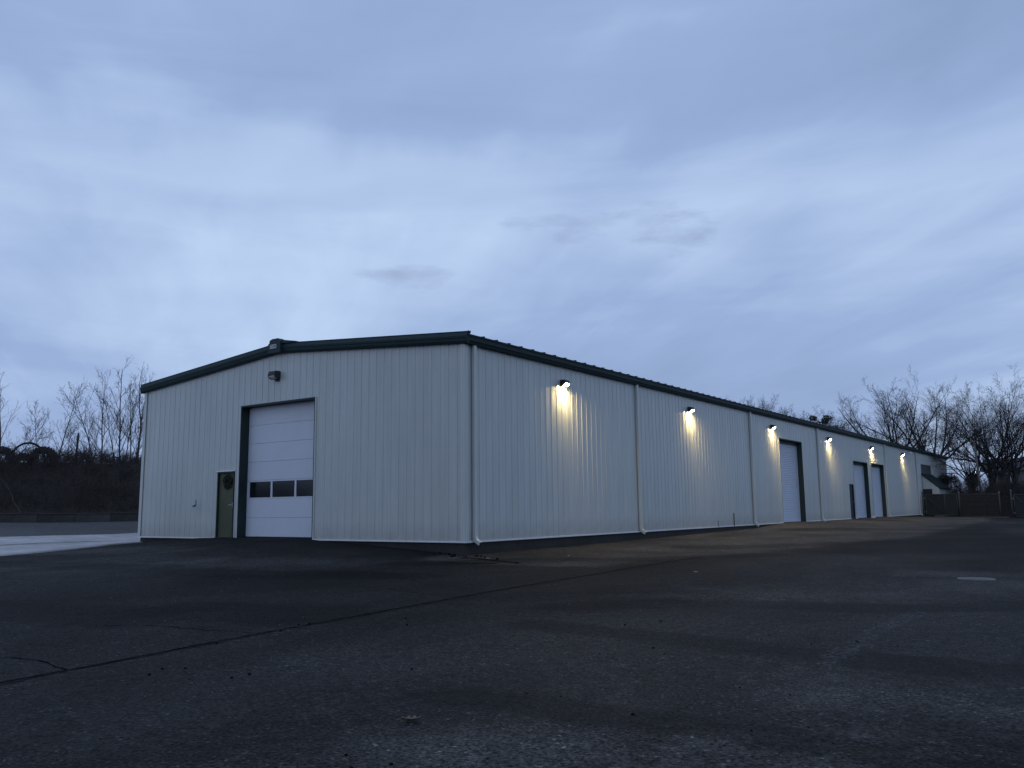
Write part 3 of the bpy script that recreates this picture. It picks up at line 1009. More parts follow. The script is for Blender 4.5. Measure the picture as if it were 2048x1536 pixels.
# side personnel door
sd = MB().box(-.09, -.045, SMD[0] + .045, SMD[1] - .045, .03, SMD[2] - .05).build('personnel_door', M['jamb'], bld)
mb = MB(); mb.box(-.14, .036, SMD[0], SMD[0] + .04, .0, SMD[2] - .003); mb.box(-.14, .036, SMD[1] - .04, SMD[1], .0, SMD[2] - .003)
mb.box(-.14, .036, SMD[0] + .041, SMD[1] - .041, SMD[2] - .045, SMD[2] - .003); mb.build('door_frame', M['jamb'], sd)
MB().tube([(-.045, SMD[1] - .12, 1.05), (.0, SMD[1] - .12, 1.05), (.01, SMD[1] - .24, 1.05)], .014, 8).build('door_handle', M['steel'], sd)
MB().box(-.14, .05, SMD[0], SMD[1], -.03, .028).build('threshold', M['darksteel'], sd)
mb = MB().box(0.0, .10, 40.27, 40.45, -.05, .16); mb.build('door_stop_block', M['base'], bld)
mb = MB().box(0.0, .10, 44.45, 45.30, -.04, .10); mb.build('kick_trim', M['base'], bld)

# louvre at the far end
lv = MB()
y0, y1, z1, z0 = LOUV
lv.box(-.10, .034, y0, y0 + .05, z0, z1); lv.box(-.10, .034, y1 - .05, y1, z0, z1)
lv.box(-.10, .034, y0 + .051, y1 - .051, z0, z0 + .04); lv.box(-.10, .034, y0 + .051, y1 - .051, z1 - .04, z1)
lv.box(-.14, -.11, y0, y1, z0, z1)
louv = lv.build('louvre_vent', M['darksteel'], bld)
sl = MB().prism([(.02, 0, -.035), (.03, 0, -.035), (-.06, 0, .045), (-.07, 0, .045)], [(.02, y1 - y0 - .11, -.035), (.03, y1 - y0 - .11, -.035), (-.06, y1 - y0 - .11, .045), (-.07, y1 - y0 - .11, .045)])
slm = sl.mesh('louvre_slat', M['galv'])
for i in range(9):
    link('louvre_slat', slm, louv, (0, y0 + .055, z0 + .085 + i * .083))

# lean-to vestibule at the far end
ly0, ly1, lx = 63.75, 68.65, 1.34
ves = MB()
ves.prism([(.04, ly0 - .1, 3.40), (lx + .12, ly0 - .1, 2.14), (lx + .12, ly0 - .1, 2.27), (.04, ly0 - .1, 3.53)],
          [(.04, ly1 + .1, 3.40), (lx + .12, ly1 + .1, 2.14), (lx + .12, ly1 + .1, 2.27), (.04, ly1 + .1, 3.53)])
vest = ves.build('vestibule_roof', M['roof'], bld)
for i in range(9):
    yy = ly0 - .08 + i * .615
    MB().prism([(.05, yy, 3.52), (lx + .12, yy, 2.265), (lx + .12, yy, 2.30), (.05, yy, 3.56)],
               [(.05, yy + .04, 3.52), (lx + .12, yy + .04, 2.265), (lx + .12, yy + .04, 2.30), (.05, yy + .04, 3.56)]).build('roof_seam', M['roof'], vest)
MB().prism([(.04, ly0, 3.36), (.04, ly0, 2.16), (lx, ly0, 2.16), (lx, ly0, 2.20)],
           [(.04, ly0 + .06, 3.36), (.04, ly0 + .06, 2.16), (lx, ly0 + .06, 2.16), (lx, ly0 + .06, 2.20)]).build('vestibule_cheek', M['siding'], bld)
MB().box(.78, lx, ly0, ly0 + .06, -.4, 2.159).build('vestibule_wall', M['siding'], bld)
MB().box(lx - .06, lx - .001, ly0 + .061, ly1, -.4, 2.2).build('vestibule_wall', M['siding'], bld)
MB().box(.04, .70, ly0 + .12, ly0 + .17, -.4, 2.159).build('vestibule_door', M['jamb'], bld)
MB().box(.70, .779, ly0 + .02, ly0 + .17, -.4, 2.159).build('vestibule_post', M['jamb'], bld)

# small bent pipe hook on the front wall
MB().tube([(-11.86, -.03, 1.09), (-11.86, -.13, 1.07), (-11.84, -.16, 1.06), (-11.66, -.17, 1.06), (-11.63, -.17, 1.08), (-11.62, -.17, 1.27)], .014, 8).build('hose_hook', M['darksteel'], bld, smooth=True)
# conduit drop and stubs near the second lamp bay
MB().box(.032, .06, 19.0, 19.03, -.02, .55).build('conduit_stub', M['darksteel'], bld)
MB().box(.032, .05, 17.2, 17.22, -.02, .25).build('conduit_stub', M['darksteel'], bld)

# wreath hanging on the front door
wr = empty('wreath', (-10.13, .02, 1.86))
tag(wr, 'round dark green wreath hanging on the olive front door', 'wreath')
vv, ff = [], []
for i in range(420):
    th = random.uniform(0, 2 * math.pi); rr = .155 + random.gauss(0, .045)
    c = Vector((rr * math.cos(th), -.03 + random.uniform(-.035, .02), rr * math.sin(th)))
    a = Vector((random.gauss(0, 1), random.gauss(0, .5), random.gauss(0, 1))).normalized() * .045
    b = a.orthogonal().normalized() * .008
    n0 = len(vv)
    vv += [tuple(c - a - b), tuple(c - a + b), tuple(c + a + b), tuple(c + a - b)]; ff.append((n0, n0 + 1, n0 + 2, n0 + 3))
me = bpy.data.meshes.new('sprigs'); me.from_pydata(vv, [], ff); me.materials.append(M['wreath'])
link('sprigs', me, wr)
mb = MB(); mb.tube([(.15 * math.cos(t), -.02, .15 * math.sin(t)) for t in np.linspace(0, 2 * math.pi, 25)], .035, 6, caps=False)
mb.build('wreath_ring', M['wreath'], wr)


# ------------------------------------------------------------------ wall lights
def wall_light(loc, rotz, lit, label, group, k=0.74):
    root = empty('wall_light', loc)
    root.scale = (k, k, k)
    root.rotation_euler = (0, 0, rotz)         # local +X points away from the wall
    tag(root, label, 'wall light', group)
    hw = .17
    body = [(0, -.13), (0, .13), (.21, .13), (.25, .105), (.25, -.028), (.12, -.09), (.07, -.13)]
    mb = MB(); mb.prism([(d, -hw, z) for d, z in body], [(d, hw, z) for d, z in body])
    h_ = mb.build('housing', M['darksteel'], root, bevel=0.008)
    lens = [(.243, -.03), (.240, -.06), (.205, -.098), (.11, -.128), (.08, -.112)]
    w2 = hw - .022
    mb = MB(); mb.prism([(d, -w2, z) for d, z in lens], [(d, w2, z) for d, z in lens])
    mb.build('lens', M['lens_on'] if lit else M['lens_off'], root)
    for s in (-1, 1):
        mb = MB(); a, b = sorted((s * (hw - .018), s * (hw + .002)))
        ch = [(.07, -.135), (.12, -.143), (.222, -.108), (.262, -.05), (.262, .05), (.22, .07)]
        mb.prism([(d, a, z) for d, z in ch], [(d, b, z) for d, z in ch])
        mb.build('side_cheek', M['darksteel'], root)
    MB().box(-.005, .012, -.09, .09, -.2, .16).build('mounting_plate', M['darksteel'], root)
    return root


names = ['lit wall light nearest the building corner, between the first two downspouts',
         'second lit wall light from the near corner, between second and third downspouts',
         'lit wall light just left of the tall single roll-up door',
         'lit wall light just past the tall single roll-up door, left of the paired doors',
         'lit wall light above the gap between the two paired roll-up doors',
         'farthest lit wall light, on the bay just before the awning end']
for i, (y, z) in enumerate(((4.91, 4.77), (14.63, 4.79), (24.71, 4.80), (34.85, 4.80), (45.6, 4.83), (55.94, 4.84))):
    wall_light((.031, y, z), 0.0, True, names[i], 'lit wall lights along the long side')
wall_light((-7.72, -.031, 5.20), -math.pi / 2, False, 'unlit wall light above the large front overhead door', None, 0.95)
# small camera under the eave beyond the last lamp
sc_ = empty('security_camera', (.031, 58.4, 5.08)); tag(sc_, 'small pale security camera under the eave beyond the last lit lamp', 'camera')
MB().tube([(0, 0, .05), (.10, 0, .05), (.16, 0, 0)], .03, 8).build('bracket', M['galv'], sc_)
MB().tube([(.10, 0, .0), (.34, -.02, -.06)], .07, 10).build('body', M['base'], sc_)


# ------------------------------------------------------------------ bare trees
def tubes_mesh(parts, name, mat):
    """parts: list of (pts [N,S+1,3], radii [N,S+1], sides) -> one mesh"""
    V, F = [], []
    base = 0
    for P, R, k_ in parts:
        N_, S1, _ = P.shape
        T = np.empty_like(P)
        T[:, 1:-1] = P[:, 2:] - P[:, :-2]; T[:, 0] = P[:, 1] - P[:, 0]; T[:, -1] = P[:, -1] - P[:, -2]
        T /= np.linalg.norm(T, axis=-1, keepdims=True) + 1e-9
        ref = np.where(np.abs(T[..., 2:3]) > 0.9, np.array([1., 0, 0]), np.array([0, 0, 1.]))
        A = np.cross(T, ref); A /= np.linalg.norm(A, axis=-1, keepdims=True) + 1e-9
        B = np.cross(T, A)
        th = 2 * np.pi * np.arange(k_) / k_
        v = P[:, :, None] + R[:, :, None, None] * (A[:, :, None] * np.cos(th)[:, None] + B[:, :, None] * np.sin(th)[:, None])
        idx = base + np.arange(N_ * S1 * k_).reshape(N_, S1, k_)
        nx_ = np.roll(idx, -1, axis=2)
        f = np.stack([idx[:, :-1], nx_[:, :-1], nx_[:, 1:], idx[:, 1:]], -1).reshape(-1, 4)
        V.append(v.reshape(-1, 3)); F.append(f); base += N_ * S1 * k_
    V = np.concatenate(V); F = np.concatenate(F)
    me = bpy.data.meshes.new(name)
    me.vertices.add(len(V)); me.vertices.foreach_set('co', V.ravel())
    me.loops.add(F.size); me.loops.foreach_set('vertex_index', F.ravel().astype(np.int32))
    me.polygons.add(len(F)); me.polygons.foreach_set('loop_start', np.arange(0, F.size, 4, dtype=np.int32))
    me.polygons.foreach_set('use_smooth', np.ones(len(F), bool))
    me.materials.append(mat); me.update(calc_edges=True)
    return me


def unit(v):
    return v / (np.linalg.norm(v, axis=-1, keepdims=True) + 1e-9)


def run_level(rng, P0, D0, L, r0, r1, S, wig, trop):
    N_ = len(P0)
    pts = np.empty((N_, S + 1, 3)); pts[:, 0] = P0
    D = D0.copy()
    for s in range(S):
        D = unit(D + rng.normal(0, wig, (N_, 3)) + np.array([0, 0, trop]))
        pts[:, s + 1] = pts[:, s] + D * (L / S)[:, None]
    t = np.linspace(0, 1, S + 1)[None]
    R = r0[:, None] * (1 - t) + r1[:, None] * t
    return pts, R


def spawn(rng, pts, R, L, n_per, tmin, tmax, ang, ang_sd, lr, lr_sd, rr, taper=0.55, up=0.0):
    N_, S1, _ = pts.shape
    par = np.repeat(np.arange(N_), n_per)
    t = tmin + (tmax - tmin) * (np.tile(np.arange(n_per), N_) + rng.uniform(0, 1, N_ * n_per)) / n_per
    x = t * (S1 - 1); i = np.minimum(x.astype(int), S1 - 2); fr = (x - i)[:, None]
    p = pts[par, i] * (1 - fr) + pts[par, i + 1] * fr
    d = unit(pts[par, i + 1] - pts[par, i])
    r = R[par, i] * (1 - fr[:, 0]) + R[par, i + 1] * fr[:, 0]
    q = rng.normal(0, 1, d.shape); q[:, 2] += up
    q = unit(q - (q * d).sum(-1, keepdims=True) * d)
    a = np.radians(rng.normal(ang, ang_sd, len(par)))[:, None]
    nd = unit(d * np.cos(a) + q * np.sin(a))
    nl = L[par] * lr * np.clip(rng.normal(1, lr_sd, len(par)), .4, 1.6) * (1 - taper * (t - tmin) / (tmax - tmin + 1e-6))
    return p, nd, nl, r * rr


def tree_meshes(seed, kind, h, tr, lean=(0, 0), dens=(7, 6, 2), spread=72, tw=1.0):
    rng = np.random.default_rng(seed)
    P0 = np.zeros((1, 3)); P0[0, 2] = -0.3
    D0 = unit(np.array([[lean[0], lean[1], 1.0]]))
    wood, crown = [], []
    if kind == 'oak':
        n3, n4, n5 = dens
        L = np.array([h * 0.36])
        pts, R = run_level(rng, P0, D0, L, np.array([tr]), np.array([tr * .7]), 6, .06, .05)
        wood.append((pts, R, 8))
        # limbs fan out of the upper trunk; near equal reach gives a domed crown
        nl_ = 11
        p, d, l, r = spawn(rng, pts, R, np.array([h * .66]), nl_, .45, 1.0, 40, 8, 1.0, .07, .42, .12, .25)
        polar = np.radians(np.linspace(4, spread, nl_) + rng.normal(0, 4, nl_)); azm = np.arange(nl_) * 2.4 + rng.uniform(0, 6)
        d = unit(np.stack([np.sin(polar) * np.cos(azm), np.sin(polar) * np.sin(azm), np.cos(polar)], -1) + np.array([lean[0], lean[1], 0]))
        l2 = h * .64 * rng.normal(1, .06, nl_) * (1 - .12 * np.sin(polar))
        pts1, R1 = run_level(rng, p, d, l2, r, r * .12, 10, .075, .025); wood.append((pts1, R1, 6))
        p, d, l, r = spawn(rng, pts1, R1, l2, 10, .2, 1.0, 36, 9, .42, .18, .5, .58, .2)
        pts2, R2 = run_level(rng, p, d, l, r, r * .25, 6, .07, .02); crown.append((pts2, R2, 4))
        p, d, l, r = spawn(rng, pts2, R2, l, n3, .15, 1.0, 38, 12, .46, .22, .6, .5, .1)
        pts3, R3 = run_level(rng, p, d, l, np.maximum(r * .8, .008 * tw), np.maximum(r * .35, .0055 * tw), 4, .07, .015); crown.append((pts3, R3, 3))
        p, d, l, r = spawn(rng, pts3, R3, l, n4, .15, 1.0, 36, 12, .55, .25, .7, .4, .1)
        pts4, R4 = run_level(rng, p, d, np.maximum(l, .28), np.maximum(r * .7, .0060 * tw), np.full(len(r), .0045 * tw), 3, .06, .015); crown.append((pts4, R4, 3))
        p, d, l, r = spawn(rng, pts4, R4, np.maximum(l, .28), n5, .2, 1.0, 34, 12, .75, .3, .8, .3, .2)
        pts5, R5 = run_level(rng, p, d, l, np.full(len(r), .0050 * tw), np.full(len(r), .004 * tw), 2, .06, .015); crown.append((pts5, R5, 3))
    elif kind == 'sapling':
        L = np.array([h])
        pts, R = run_level(rng, P0, D0, L, np.array([tr]), np.array([tr * .16]), 12, .045, .02)
        wood.append((pts, R, 6))
        p, d, l, r = spawn(rng, pts, R, L, 17, .18, .97, 42, 10, .36, .25, .45, .62, .5)
        pts1, R1 = run_level(rng, p, d, l, np.maximum(r, .008), np.maximum(r * .3, .005), 6, .05, .09); crown.append((pts1, R1, 4))
        p, d, l, r = spawn(rng, pts1, R1, l, 6, .12, 1.0, 38, 12, .46, .3, .6, .5, .3)
        pts2, R2 = run_level(rng, p, d, l, np.maximum(r * .8, .005), np.full(len(r), .0038), 4, .07, .06); crown.append((pts2, R2, 3))
        p, d, l, r = spawn(rng, pts2, R2, l, 3, .2, 1.0, 34, 12, .6, .3, .7, .4, .3)
        pts3, R3 = run_level(rng, p, d, l, np.full(len(r), .0042), np.full(len(r), .003), 2, .08, .05); crown.append((pts3, R3, 3))
    return wood, crown


def bare_tree(name, loc, seed, kind, h, tr, label, lean=(0, 0), mat='bark', group=None, rotz=0.0, dens=(7, 5, 1), tw=1.0):
    wood, crown = tree_meshes(seed, kind, h, tr, lean, dens, 72, tw)
    root = empty(name, loc); root.rotation_euler = (0, 0, rotz)
    tag(root, label, 'tree', group)
    link('trunk', tubes_mesh(wood, 'trunk', M[mat]), root)
    link('crown', tubes_mesh(crown, 'crown', M[mat]), root)
    return root


# the big bare trees behind the far end of the building
G_R = 'large bare trees beyond the far end'
bare_tree('bare_tree', (-7.6, 92.2, 0), 21, 'oak', 18.4, .46, 'broad bare tree rising behind the roof, its crown spread widest to the left', (-.08, .0), group=G_R, dens=(7, 5, 1), tw=1.05)
bare_tree('bare_tree', (-4.3, 93.5, 0), 34, 'oak', 18.0, .42, 'bare tree with forked trunk just right of the broad one behind the roof', (.06, 0), group=G_R, dens=(7, 5, 1), tw=1.05)
bare_tree('bare_tree', (2.9, 73.0, -.3), 45, 'oak', 11.0, .20, 'smaller bare tree beside the leaning pale pole, left of the heavy trunks', (-.06, 0), group=G_R, dens=(6, 4, 1), tw=0.9)
bare_tree('bare_tree', (4.6, 73.5, -.3), 51, 'oak', 14.6, .26, 'left one of two thick bare trunks near the right edge, branches reaching left', (-.06, 0), group=G_R, dens=(6, 4, 1), tw=0.9)
bare_tree('bare_tree', (5.45, 73.0, -.3), 67, 'oak', 14.4, .30, 'thickest bare trunk near the right edge, leaning slightly, behind the brown fence', (-.03, 0), group=G_R, dens=(6, 4, 1), tw=0.9)
bare_tree('bare_tree', (6.4, 74.0, -.3), 72, 'oak', 14.2, .23, 'rightmost bare tree, cut by the right edge of the picture', (.03, 0), group=G_R, dens=(6, 4, 1), tw=0.9)


# far wood: row of thin trees peeking over the roof, sharing two meshes
def tree_proto(seed, kind, h, tr, mat):
    wood, crown = tree_meshes(seed, kind, h, tr, (0, 0), (6, 4, 1), 60, 1.3)
    return tubes_mesh(wood, 'trunk', M[mat]), tubes_mesh(crown, 'crown', M[mat])


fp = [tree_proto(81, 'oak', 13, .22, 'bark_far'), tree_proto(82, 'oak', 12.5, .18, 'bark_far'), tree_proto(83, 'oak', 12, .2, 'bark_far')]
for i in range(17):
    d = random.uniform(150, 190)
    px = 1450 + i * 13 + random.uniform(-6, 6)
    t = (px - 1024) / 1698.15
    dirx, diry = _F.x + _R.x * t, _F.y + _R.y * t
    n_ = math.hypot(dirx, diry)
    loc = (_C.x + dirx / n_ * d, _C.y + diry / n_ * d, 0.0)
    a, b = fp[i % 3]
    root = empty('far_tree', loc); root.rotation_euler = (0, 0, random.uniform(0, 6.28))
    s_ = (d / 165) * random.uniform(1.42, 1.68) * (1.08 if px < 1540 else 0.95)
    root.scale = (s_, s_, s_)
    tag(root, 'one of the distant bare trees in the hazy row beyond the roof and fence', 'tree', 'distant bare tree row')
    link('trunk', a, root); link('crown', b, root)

# saplings on the left embankment
G_L = 'thin bare saplings on the left embankment'
SAP = [
    ((-31.7, 2.2, 3.0), 101, 5.8, .075, (.01, .03), 'tall thin bare sapling at the left edge, behind the half-hidden tyre'),
    ((-31.6, 2.5, 3.0), 102, 3.9, .04, (.22, .30), 'leaning stem just right of the left-edge sapling'),
    ((-30.9, 3.8, 3.0), 103, 3.9, .04, (-.05, -.06), 'short thin sapling directly behind the thin hoop'),
    ((-30.6, 4.45, 3.0), 104, 5.2, .055, (.03, .05), 'sapling standing just right of the biggest tyre'),
    ((-29.7, 6.24, 3.0), 105, 5.2, .06, (-.28, -.36), 'sapling leaning steeply left beside the thin post'),
    ((-29.5, 6.3, 3.0), 106, 3.4, .055, (-.50, -.70), 'lowest curved stem leaning far left from the sapling clump'),
    ((-29.6, 6.4, 3.0), 107, 5.8, .07, (.0, -.02), 'tall straight sapling, leftmost upright of the right clump'),
    ((-29.2, 7.1, 3.0), 108, 6.3, .085, (-.06, -.08), 'tallest sapling in the middle of the right clump'),
    ((-29.1, 7.25, 3.0), 109, 5.2, .05, (.02, .02), 'slender sapling right of the tallest stem in the clump'),
    ((-28.95, 7.55, 3.0), 110, 5.3, .06, (-.01, .0), 'sapling third from the building in the right clump'),
    ((-28.85, 7.9, 3.0), 111, 6.1, .075, (.02, .03), 'sapling nearest the building corner, its top cut by the eave'),
    ((-29.3, 7.0, 3.0), 112, 4.7, .045, (-.10, -.14), 'thin slanting stem inside the right sapling clump'),
    ((-28.9, 7.7, 3.0), 113, 5.8, .06, (.02, .04), 'sapling second from the building in the right clump'),
    ((-30.4, 4.8, 3.0), 114, 3.0, .035, (.03, .04), 'short sapling between the thin post and the taller sapling'),
]
for loc, sd_, h_, tr_, ln, lab in SAP:
    bare_tree('bare_sapling', loc, sd_, 'sapling', h_ * .93, tr_ * .8, lab, ln, 'bark_pale', G_L)

# ------------------------------------------------------------------ left embankment, wall, brush, tyres
A0, A1 = np.array((-34.0, -13.2)), np.array((-20.5, 13.0))
wd = (A1 - A0) / np.linalg.norm(A1 - A0); wnrm = np.array((-wd[1], wd[0]))   # points away from the lot
WLEN = float(np.linalg.norm(A1 - A0))
us = np.linspace(-30, WLEN + 25, 120); vs = np.array([0.32, .6, 1.0, 1.5, 2, 2.6, 3.2, 4, 5, 6.5, 9, 14, 25, 45])
zv = np.array([.86, 1.02, 1.38, 1.9, 2.4, 2.85, 3.15, 3.35, 3.45, 3.45, 3.4, 3.2, 2.6, .4])
UU, VV = np.meshgrid(us, vs)
EX = A0[0] + wd[0] * UU + wnrm[0] * VV; EY = A0[1] + wd[1] * UU + wnrm[1] * VV
bumpy = .16 * np.sin(UU * .9) * np.sin(VV * 1.1 + 1) + .10 * np.sin(UU * 2.3 + VV) + RNG.normal(0, .04, UU.shape)
EZ = zv[:, None] + bumpy * np.clip(VV / 2, 0, 1)
emb = link('embankment', grid_mesh('embankment', EX, EY, EZ, M['soil'])); tag(emb, kind='structure')

rwall = empty('retaining_wall', (A0[0], A0[1], 0)); tag(rwall, 'low dark concrete block retaining wall at the foot of the brushy bank', 'wall')
blen = 1.52
bm_ = MB().box(0.008, blen - .008, -.0, .45, -.25, .41)
bmesh_ = bm_.mesh('block', M['block'])
cap_ = MB().box(0.01, blen - .01, -.03, .47, .415, .455).mesh('cap_stone', M['slat_cap'])
th_ = math.atan2(wd[1], wd[0])
for i in range(int(WLEN / blen) + 2):
    u = i * blen
    c = A0 + wd * u
    zb = gz(c[0] + wd[0] * .7, c[1] + wd[1] * .7)
    o = link('block', bmesh_, rwall, (c[0] - A0[0], c[1] - A0[1], zb - .02 + random.uniform(-.012, .012)))
    o.rotation_euler = (0, 0, th_ + random.uniform(-.008, .008))
    o = link('cap_stone', cap_, rwall, (c[0] - A0[0], c[1] - A0[1], zb - .02 + random.uniform(-.004, .004)))
    o.rotation_euler = (0, 0, th_)


def emb_z(u, v):
    return np.interp(v, vs, zv)


# brush: thousands of thin stems covering the bank
rng = np.random.default_rng(5)
N_ = 4600
u = rng.uniform(4, WLEN + 6, N_); v = .35 + 6.2 * rng.uniform(0, 1, N_) ** 1.0
x = A0[0] + wd[0] * u + wnrm[0] * v; y = A0[1] + wd[1] * u + wnrm[1] * v
z = emb_z(u, v) - .05
hh = rng.uniform(.55, 1.25, N_) * np.where(v > 4.2, .85, 1.0) * (0.85 + .25 * np.sin(u * .8) * np.sin(u * .31 + 1))
D = unit(np.stack([rng.normal(0, .45, N_), rng.normal(0, .45, N_), np.ones(N_)], -1))
p1, r1 = run_level(rng, np.stack([x, y, z], -1), D, hh, np.full(N_, .011), np.full(N_, .005), 4, .16, .02)
p, d, l, r = spawn(rng, p1, r1, hh, 6, .15, 1.0, 42, 16, .55, .3, .8, .4, .1)
p2, r2 = run_level(rng, p, d, l, np.maximum(r * .8, .006), np.full(len(r), .004), 3, .18, .0)
p, d, l, r = spawn(rng, p2, r2, l, 1, .3, 1.0, 40, 16, .6, .3, .8, .4, .1)
p3, r3 = run_level(rng, p, d, l, np.full(len(r), .005), np.full(len(r), .004), 2, .18, .0)
brush = link('brush', tubes_mesh([(p1, r1, 3), (p2, r2, 3), (p3, r3, 3)], 'brush', M['brush']))
tag(brush, 'tangle of bare brown brush covering the bank above the retaining wall', 'brush', kind='stuff')
# pale dead stems leaning through the brush
STEMS = [((26.0, .45), (-.9, .2, 1.6), 'leftmost pale dead sapling leaning left through the brush'), ((31.8, .5), (.05, .1, 1.4), 'upright pale dead sapling in the middle of the brush'),
         ((36.6, .5), (-.75, .1, 1.15), 'shorter of two pale dead saplings leaning left near the building'), ((37.4, .5), (-1.0, .2, 1.55), 'longer of two pale dead saplings leaning left near the building')]
for i, ((u_, v_), dd, lab) in enumerate(STEMS):
    b0 = A0 + wd * (u_ - 10) + wnrm * v_
    z0_ = float(emb_z(u_, v_))
    q = [Vector((b0[0], b0[1], z0_))]
    dirv = Vector((wd[0] * dd[0] + wnrm[0] * dd[1], wd[1] * dd[0] + wnrm[1] * dd[1], dd[2]))
    for k_ in range(1, 7):
        q.append(q[0] + dirv * (k_ / 6) + Vector((random.gauss(0, .03), random.gauss(0, .03), random.gauss(0, .02))))
    o = MB().tube(q, .012, 5, rs=[.016 - .0018 * k_ for k_ in range(7)]).build('dead_sapling', M['stem'])
    tag(o, lab, 'sapling', 'pale dead saplings in the brush')


# tyres and hoop on top of the bank
def tyre(loc, R, w, rotz, tilt, label, group='old tyres on the left bank'):
    root = empty('tyre', loc); root.rotation_euler = (tilt, 0, rotz)
    tag(root, label, 'tyre', group)
    prof = [(R * .55, -w * .38), (R * .72, -w * .5), (R * .92, -w * .47), (R, -w * .32), (R, w * .32), (R * .92, w * .47), (R * .72, w * .5), (R * .55, w * .38)]
    mb = MB(); n_ = 36
    for k_ in range(n_):
        t = 2 * math.pi * k_ / n_
        for rr, yy in prof:
            mb.v.append((rr * math.cos(t), yy, rr * math.sin(t)))
    m_ = len(prof)
    for k_ in range(n_):
        for j in range(m_ - 1):
            a = k_ * m_ + j; b = ((k_ + 1) % n_) * m_ + j
            mb.f.append((a, b, b + 1, a + 1))
    mb.build('carcass', M['rubber'], root, smooth=True)
    tr_ = MB()
    for k_ in range(28):
        t = 2 * math.pi * k_ / 28; dt = .06
        for s in (-1, 1):
            y0_, y1_ = sorted((s * w * .04, s * w * .42))
            ts = t + (0.11 if s > 0 else 0)
            ring = [((R - .01) * math.cos(ts), (R - .01) * math.sin(ts)), ((R + .04) * math.cos(ts), (R + .04) * math.sin(ts)),
                    ((R + .04) * math.cos(ts + dt), (R + .04) * math.sin(ts + dt)), ((R - .01) * math.cos(ts + dt), (R - .01) * math.sin(ts + dt))]
            tr_.prism([(a, y0_, b) for a, b in ring], [(a, y1_, b) for a, b in ring])
    tr_.build('tread', M['rubber'], root)
    return root


cz_ = 3.12
tyre((-30.85, 3.9, 3.62), .66, .5, .75, .12, 'biggest dark treaded tyre standing on the bank, right of the thin hoop')
tyre((-31.2, 3.1, 3.35), .58, .45, 1.0, .25, 'low dark tyre sunk in the brush under the thin hoop')
tyre((-31.75, 2.2, 3.55), .70, .5, .7, -.15, 'dark tyre at the left edge of the picture, half cut off')
hoop = empty('thin_hoop', (-31.25, 3.3, 3.55)); tag(hoop, 'thin dark hoop standing upright between the tyres on the bank', 'hoop')
mb = MB(); mb.tube([(.93 * math.cos(t), 0, .93 * math.sin(t)) for t in np.linspace(0, 2 * math.pi, 49)], .055, 8, caps=False)
mb.build('ring', M['rubber'], hoop, smooth=True); hoop.rotation_euler = (0, 0, .55)
po = MB().tube([(-30.2, 5.2, 2.6), (-30.15, 5.27, 5.05)], .05, 8).build('post', M['bark'])
tag(po, 'thin straight post standing in the brush between the saplings and the tyres', 'post')

# ------------------------------------------------------------------ right: gates, fence, pole, shrubs, house
FY = 62.0


def chain(name, x0, x1, z0, z1, y, parent, step=.11):
    """woven wire: two sets of diagonal wires as thin strips"""
    mb = MB()
    w = .005
    hgt = z1 - z0
    k0 = int(math.floor((x0 - hgt) / step)); k1 = int(math.ceil((x1 + hgt) / step))
    for k_ in range(k0, k1):
        for s in (1, -1):
            c = k_ * step
            t0, t1 = 0.0, hgt
            # x = c + s*t, clip t to the panel
            if s > 0:
                t0 = max(t0, x0 - c); t1 = min(t1, x1 - c)
            else:
                t0 = max(t0, c - x1); t1 = min(t1, c - x0)
            if t1 - t0 < .05:
                continue
            a = (c + s * t0, z0 + t0); b = (c + s * t1, z0 + t1)
            yy = y + (.003 if s > 0 else -.003)
            mb.quad((a[0] - w, yy, a[1]), (a[0] + w, yy, a[1]), (b[0] + w, yy, b[1]), (b[0] - w, yy, b[1]))
    o = mb.build(name, M['fence_steel'], parent)
    o['kind'] = 'stuff'
    return o


def gate(x0, x1, label, diag):
    g = empty('chain_link_gate', (x0, FY, gz(x0, FY)))
    tag(g, label, 'gate', 'green screened chain link gates')
    zb, zt = .10, 1.84
    wdt = x1 - x0
    def pipe(nm, a, b, r=.03):
        return MB().tube([a, b], r, 8).build(nm, M['fence_steel'], g, smooth=True)
    pipe('stile', (.06, 0, zb), (.06, 0, zt)); pipe('stile', (wdt - .06, 0, zb), (wdt - .06, 0, zt))
    pipe('rail', (.06, 0, zt), (wdt - .06, 0, zt)); pipe('rail', (.06, 0, zb), (wdt - .06, 0, zb))
    pipe('stile', (wdt * .6, 0, zb), (wdt * .6, 0, zt), .025)
    if diag:
        pipe('brace', (.1, -.01, zt - .05), (wdt * .58, -.01, zb + .05), .022)
    chain('wire_mesh', .06, wdt - .06, zb, zt, .01, g)
    MB().box(.07, wdt * .6 - .03, .035, .045, zb, zt - .02).build('privacy_screen', M['screen'], g)
    MB().box(wdt * .6 + .03, wdt - .07, .035, .045, zb, zt - .02).build('privacy_screen', M['screen'], g)
    for s in (.35, 1.5):
        MB().box(-.04, .06, -.04, .04, s, s + .08).build('hinge', M['galv'], g)
    return g


gate(.42, 2.95, 'chain link gate with diagonal brace beside the warehouse end, below the awning', True)
gate(6.95, 9.8, 'chain link gate with green screen at the right edge of the picture', True)


def fence_post(x, h, label):
    z = gz(x, FY)
    r = empty('fence_post', (x, FY, z)); tag(r, label, 'post', 'pale steel gate posts')
    MB().tube([(0, 0, -.1), (0, 0, h)], .055, 10).build('pipe', M['fence_steel'], r, smooth=True)
    MB().tube([(0, 0, h), (0, 0, h + .05), (0, 0, h + .09)], .07, 10, rs=[.068, .06, .02]).build('cap', M['galv'], r, smooth=True)
    MB().tube([(0, 0, -.02), (0, 0, .08)], .13, 10, rs=[.16, .08]).build('footing', M['concrete'], r)


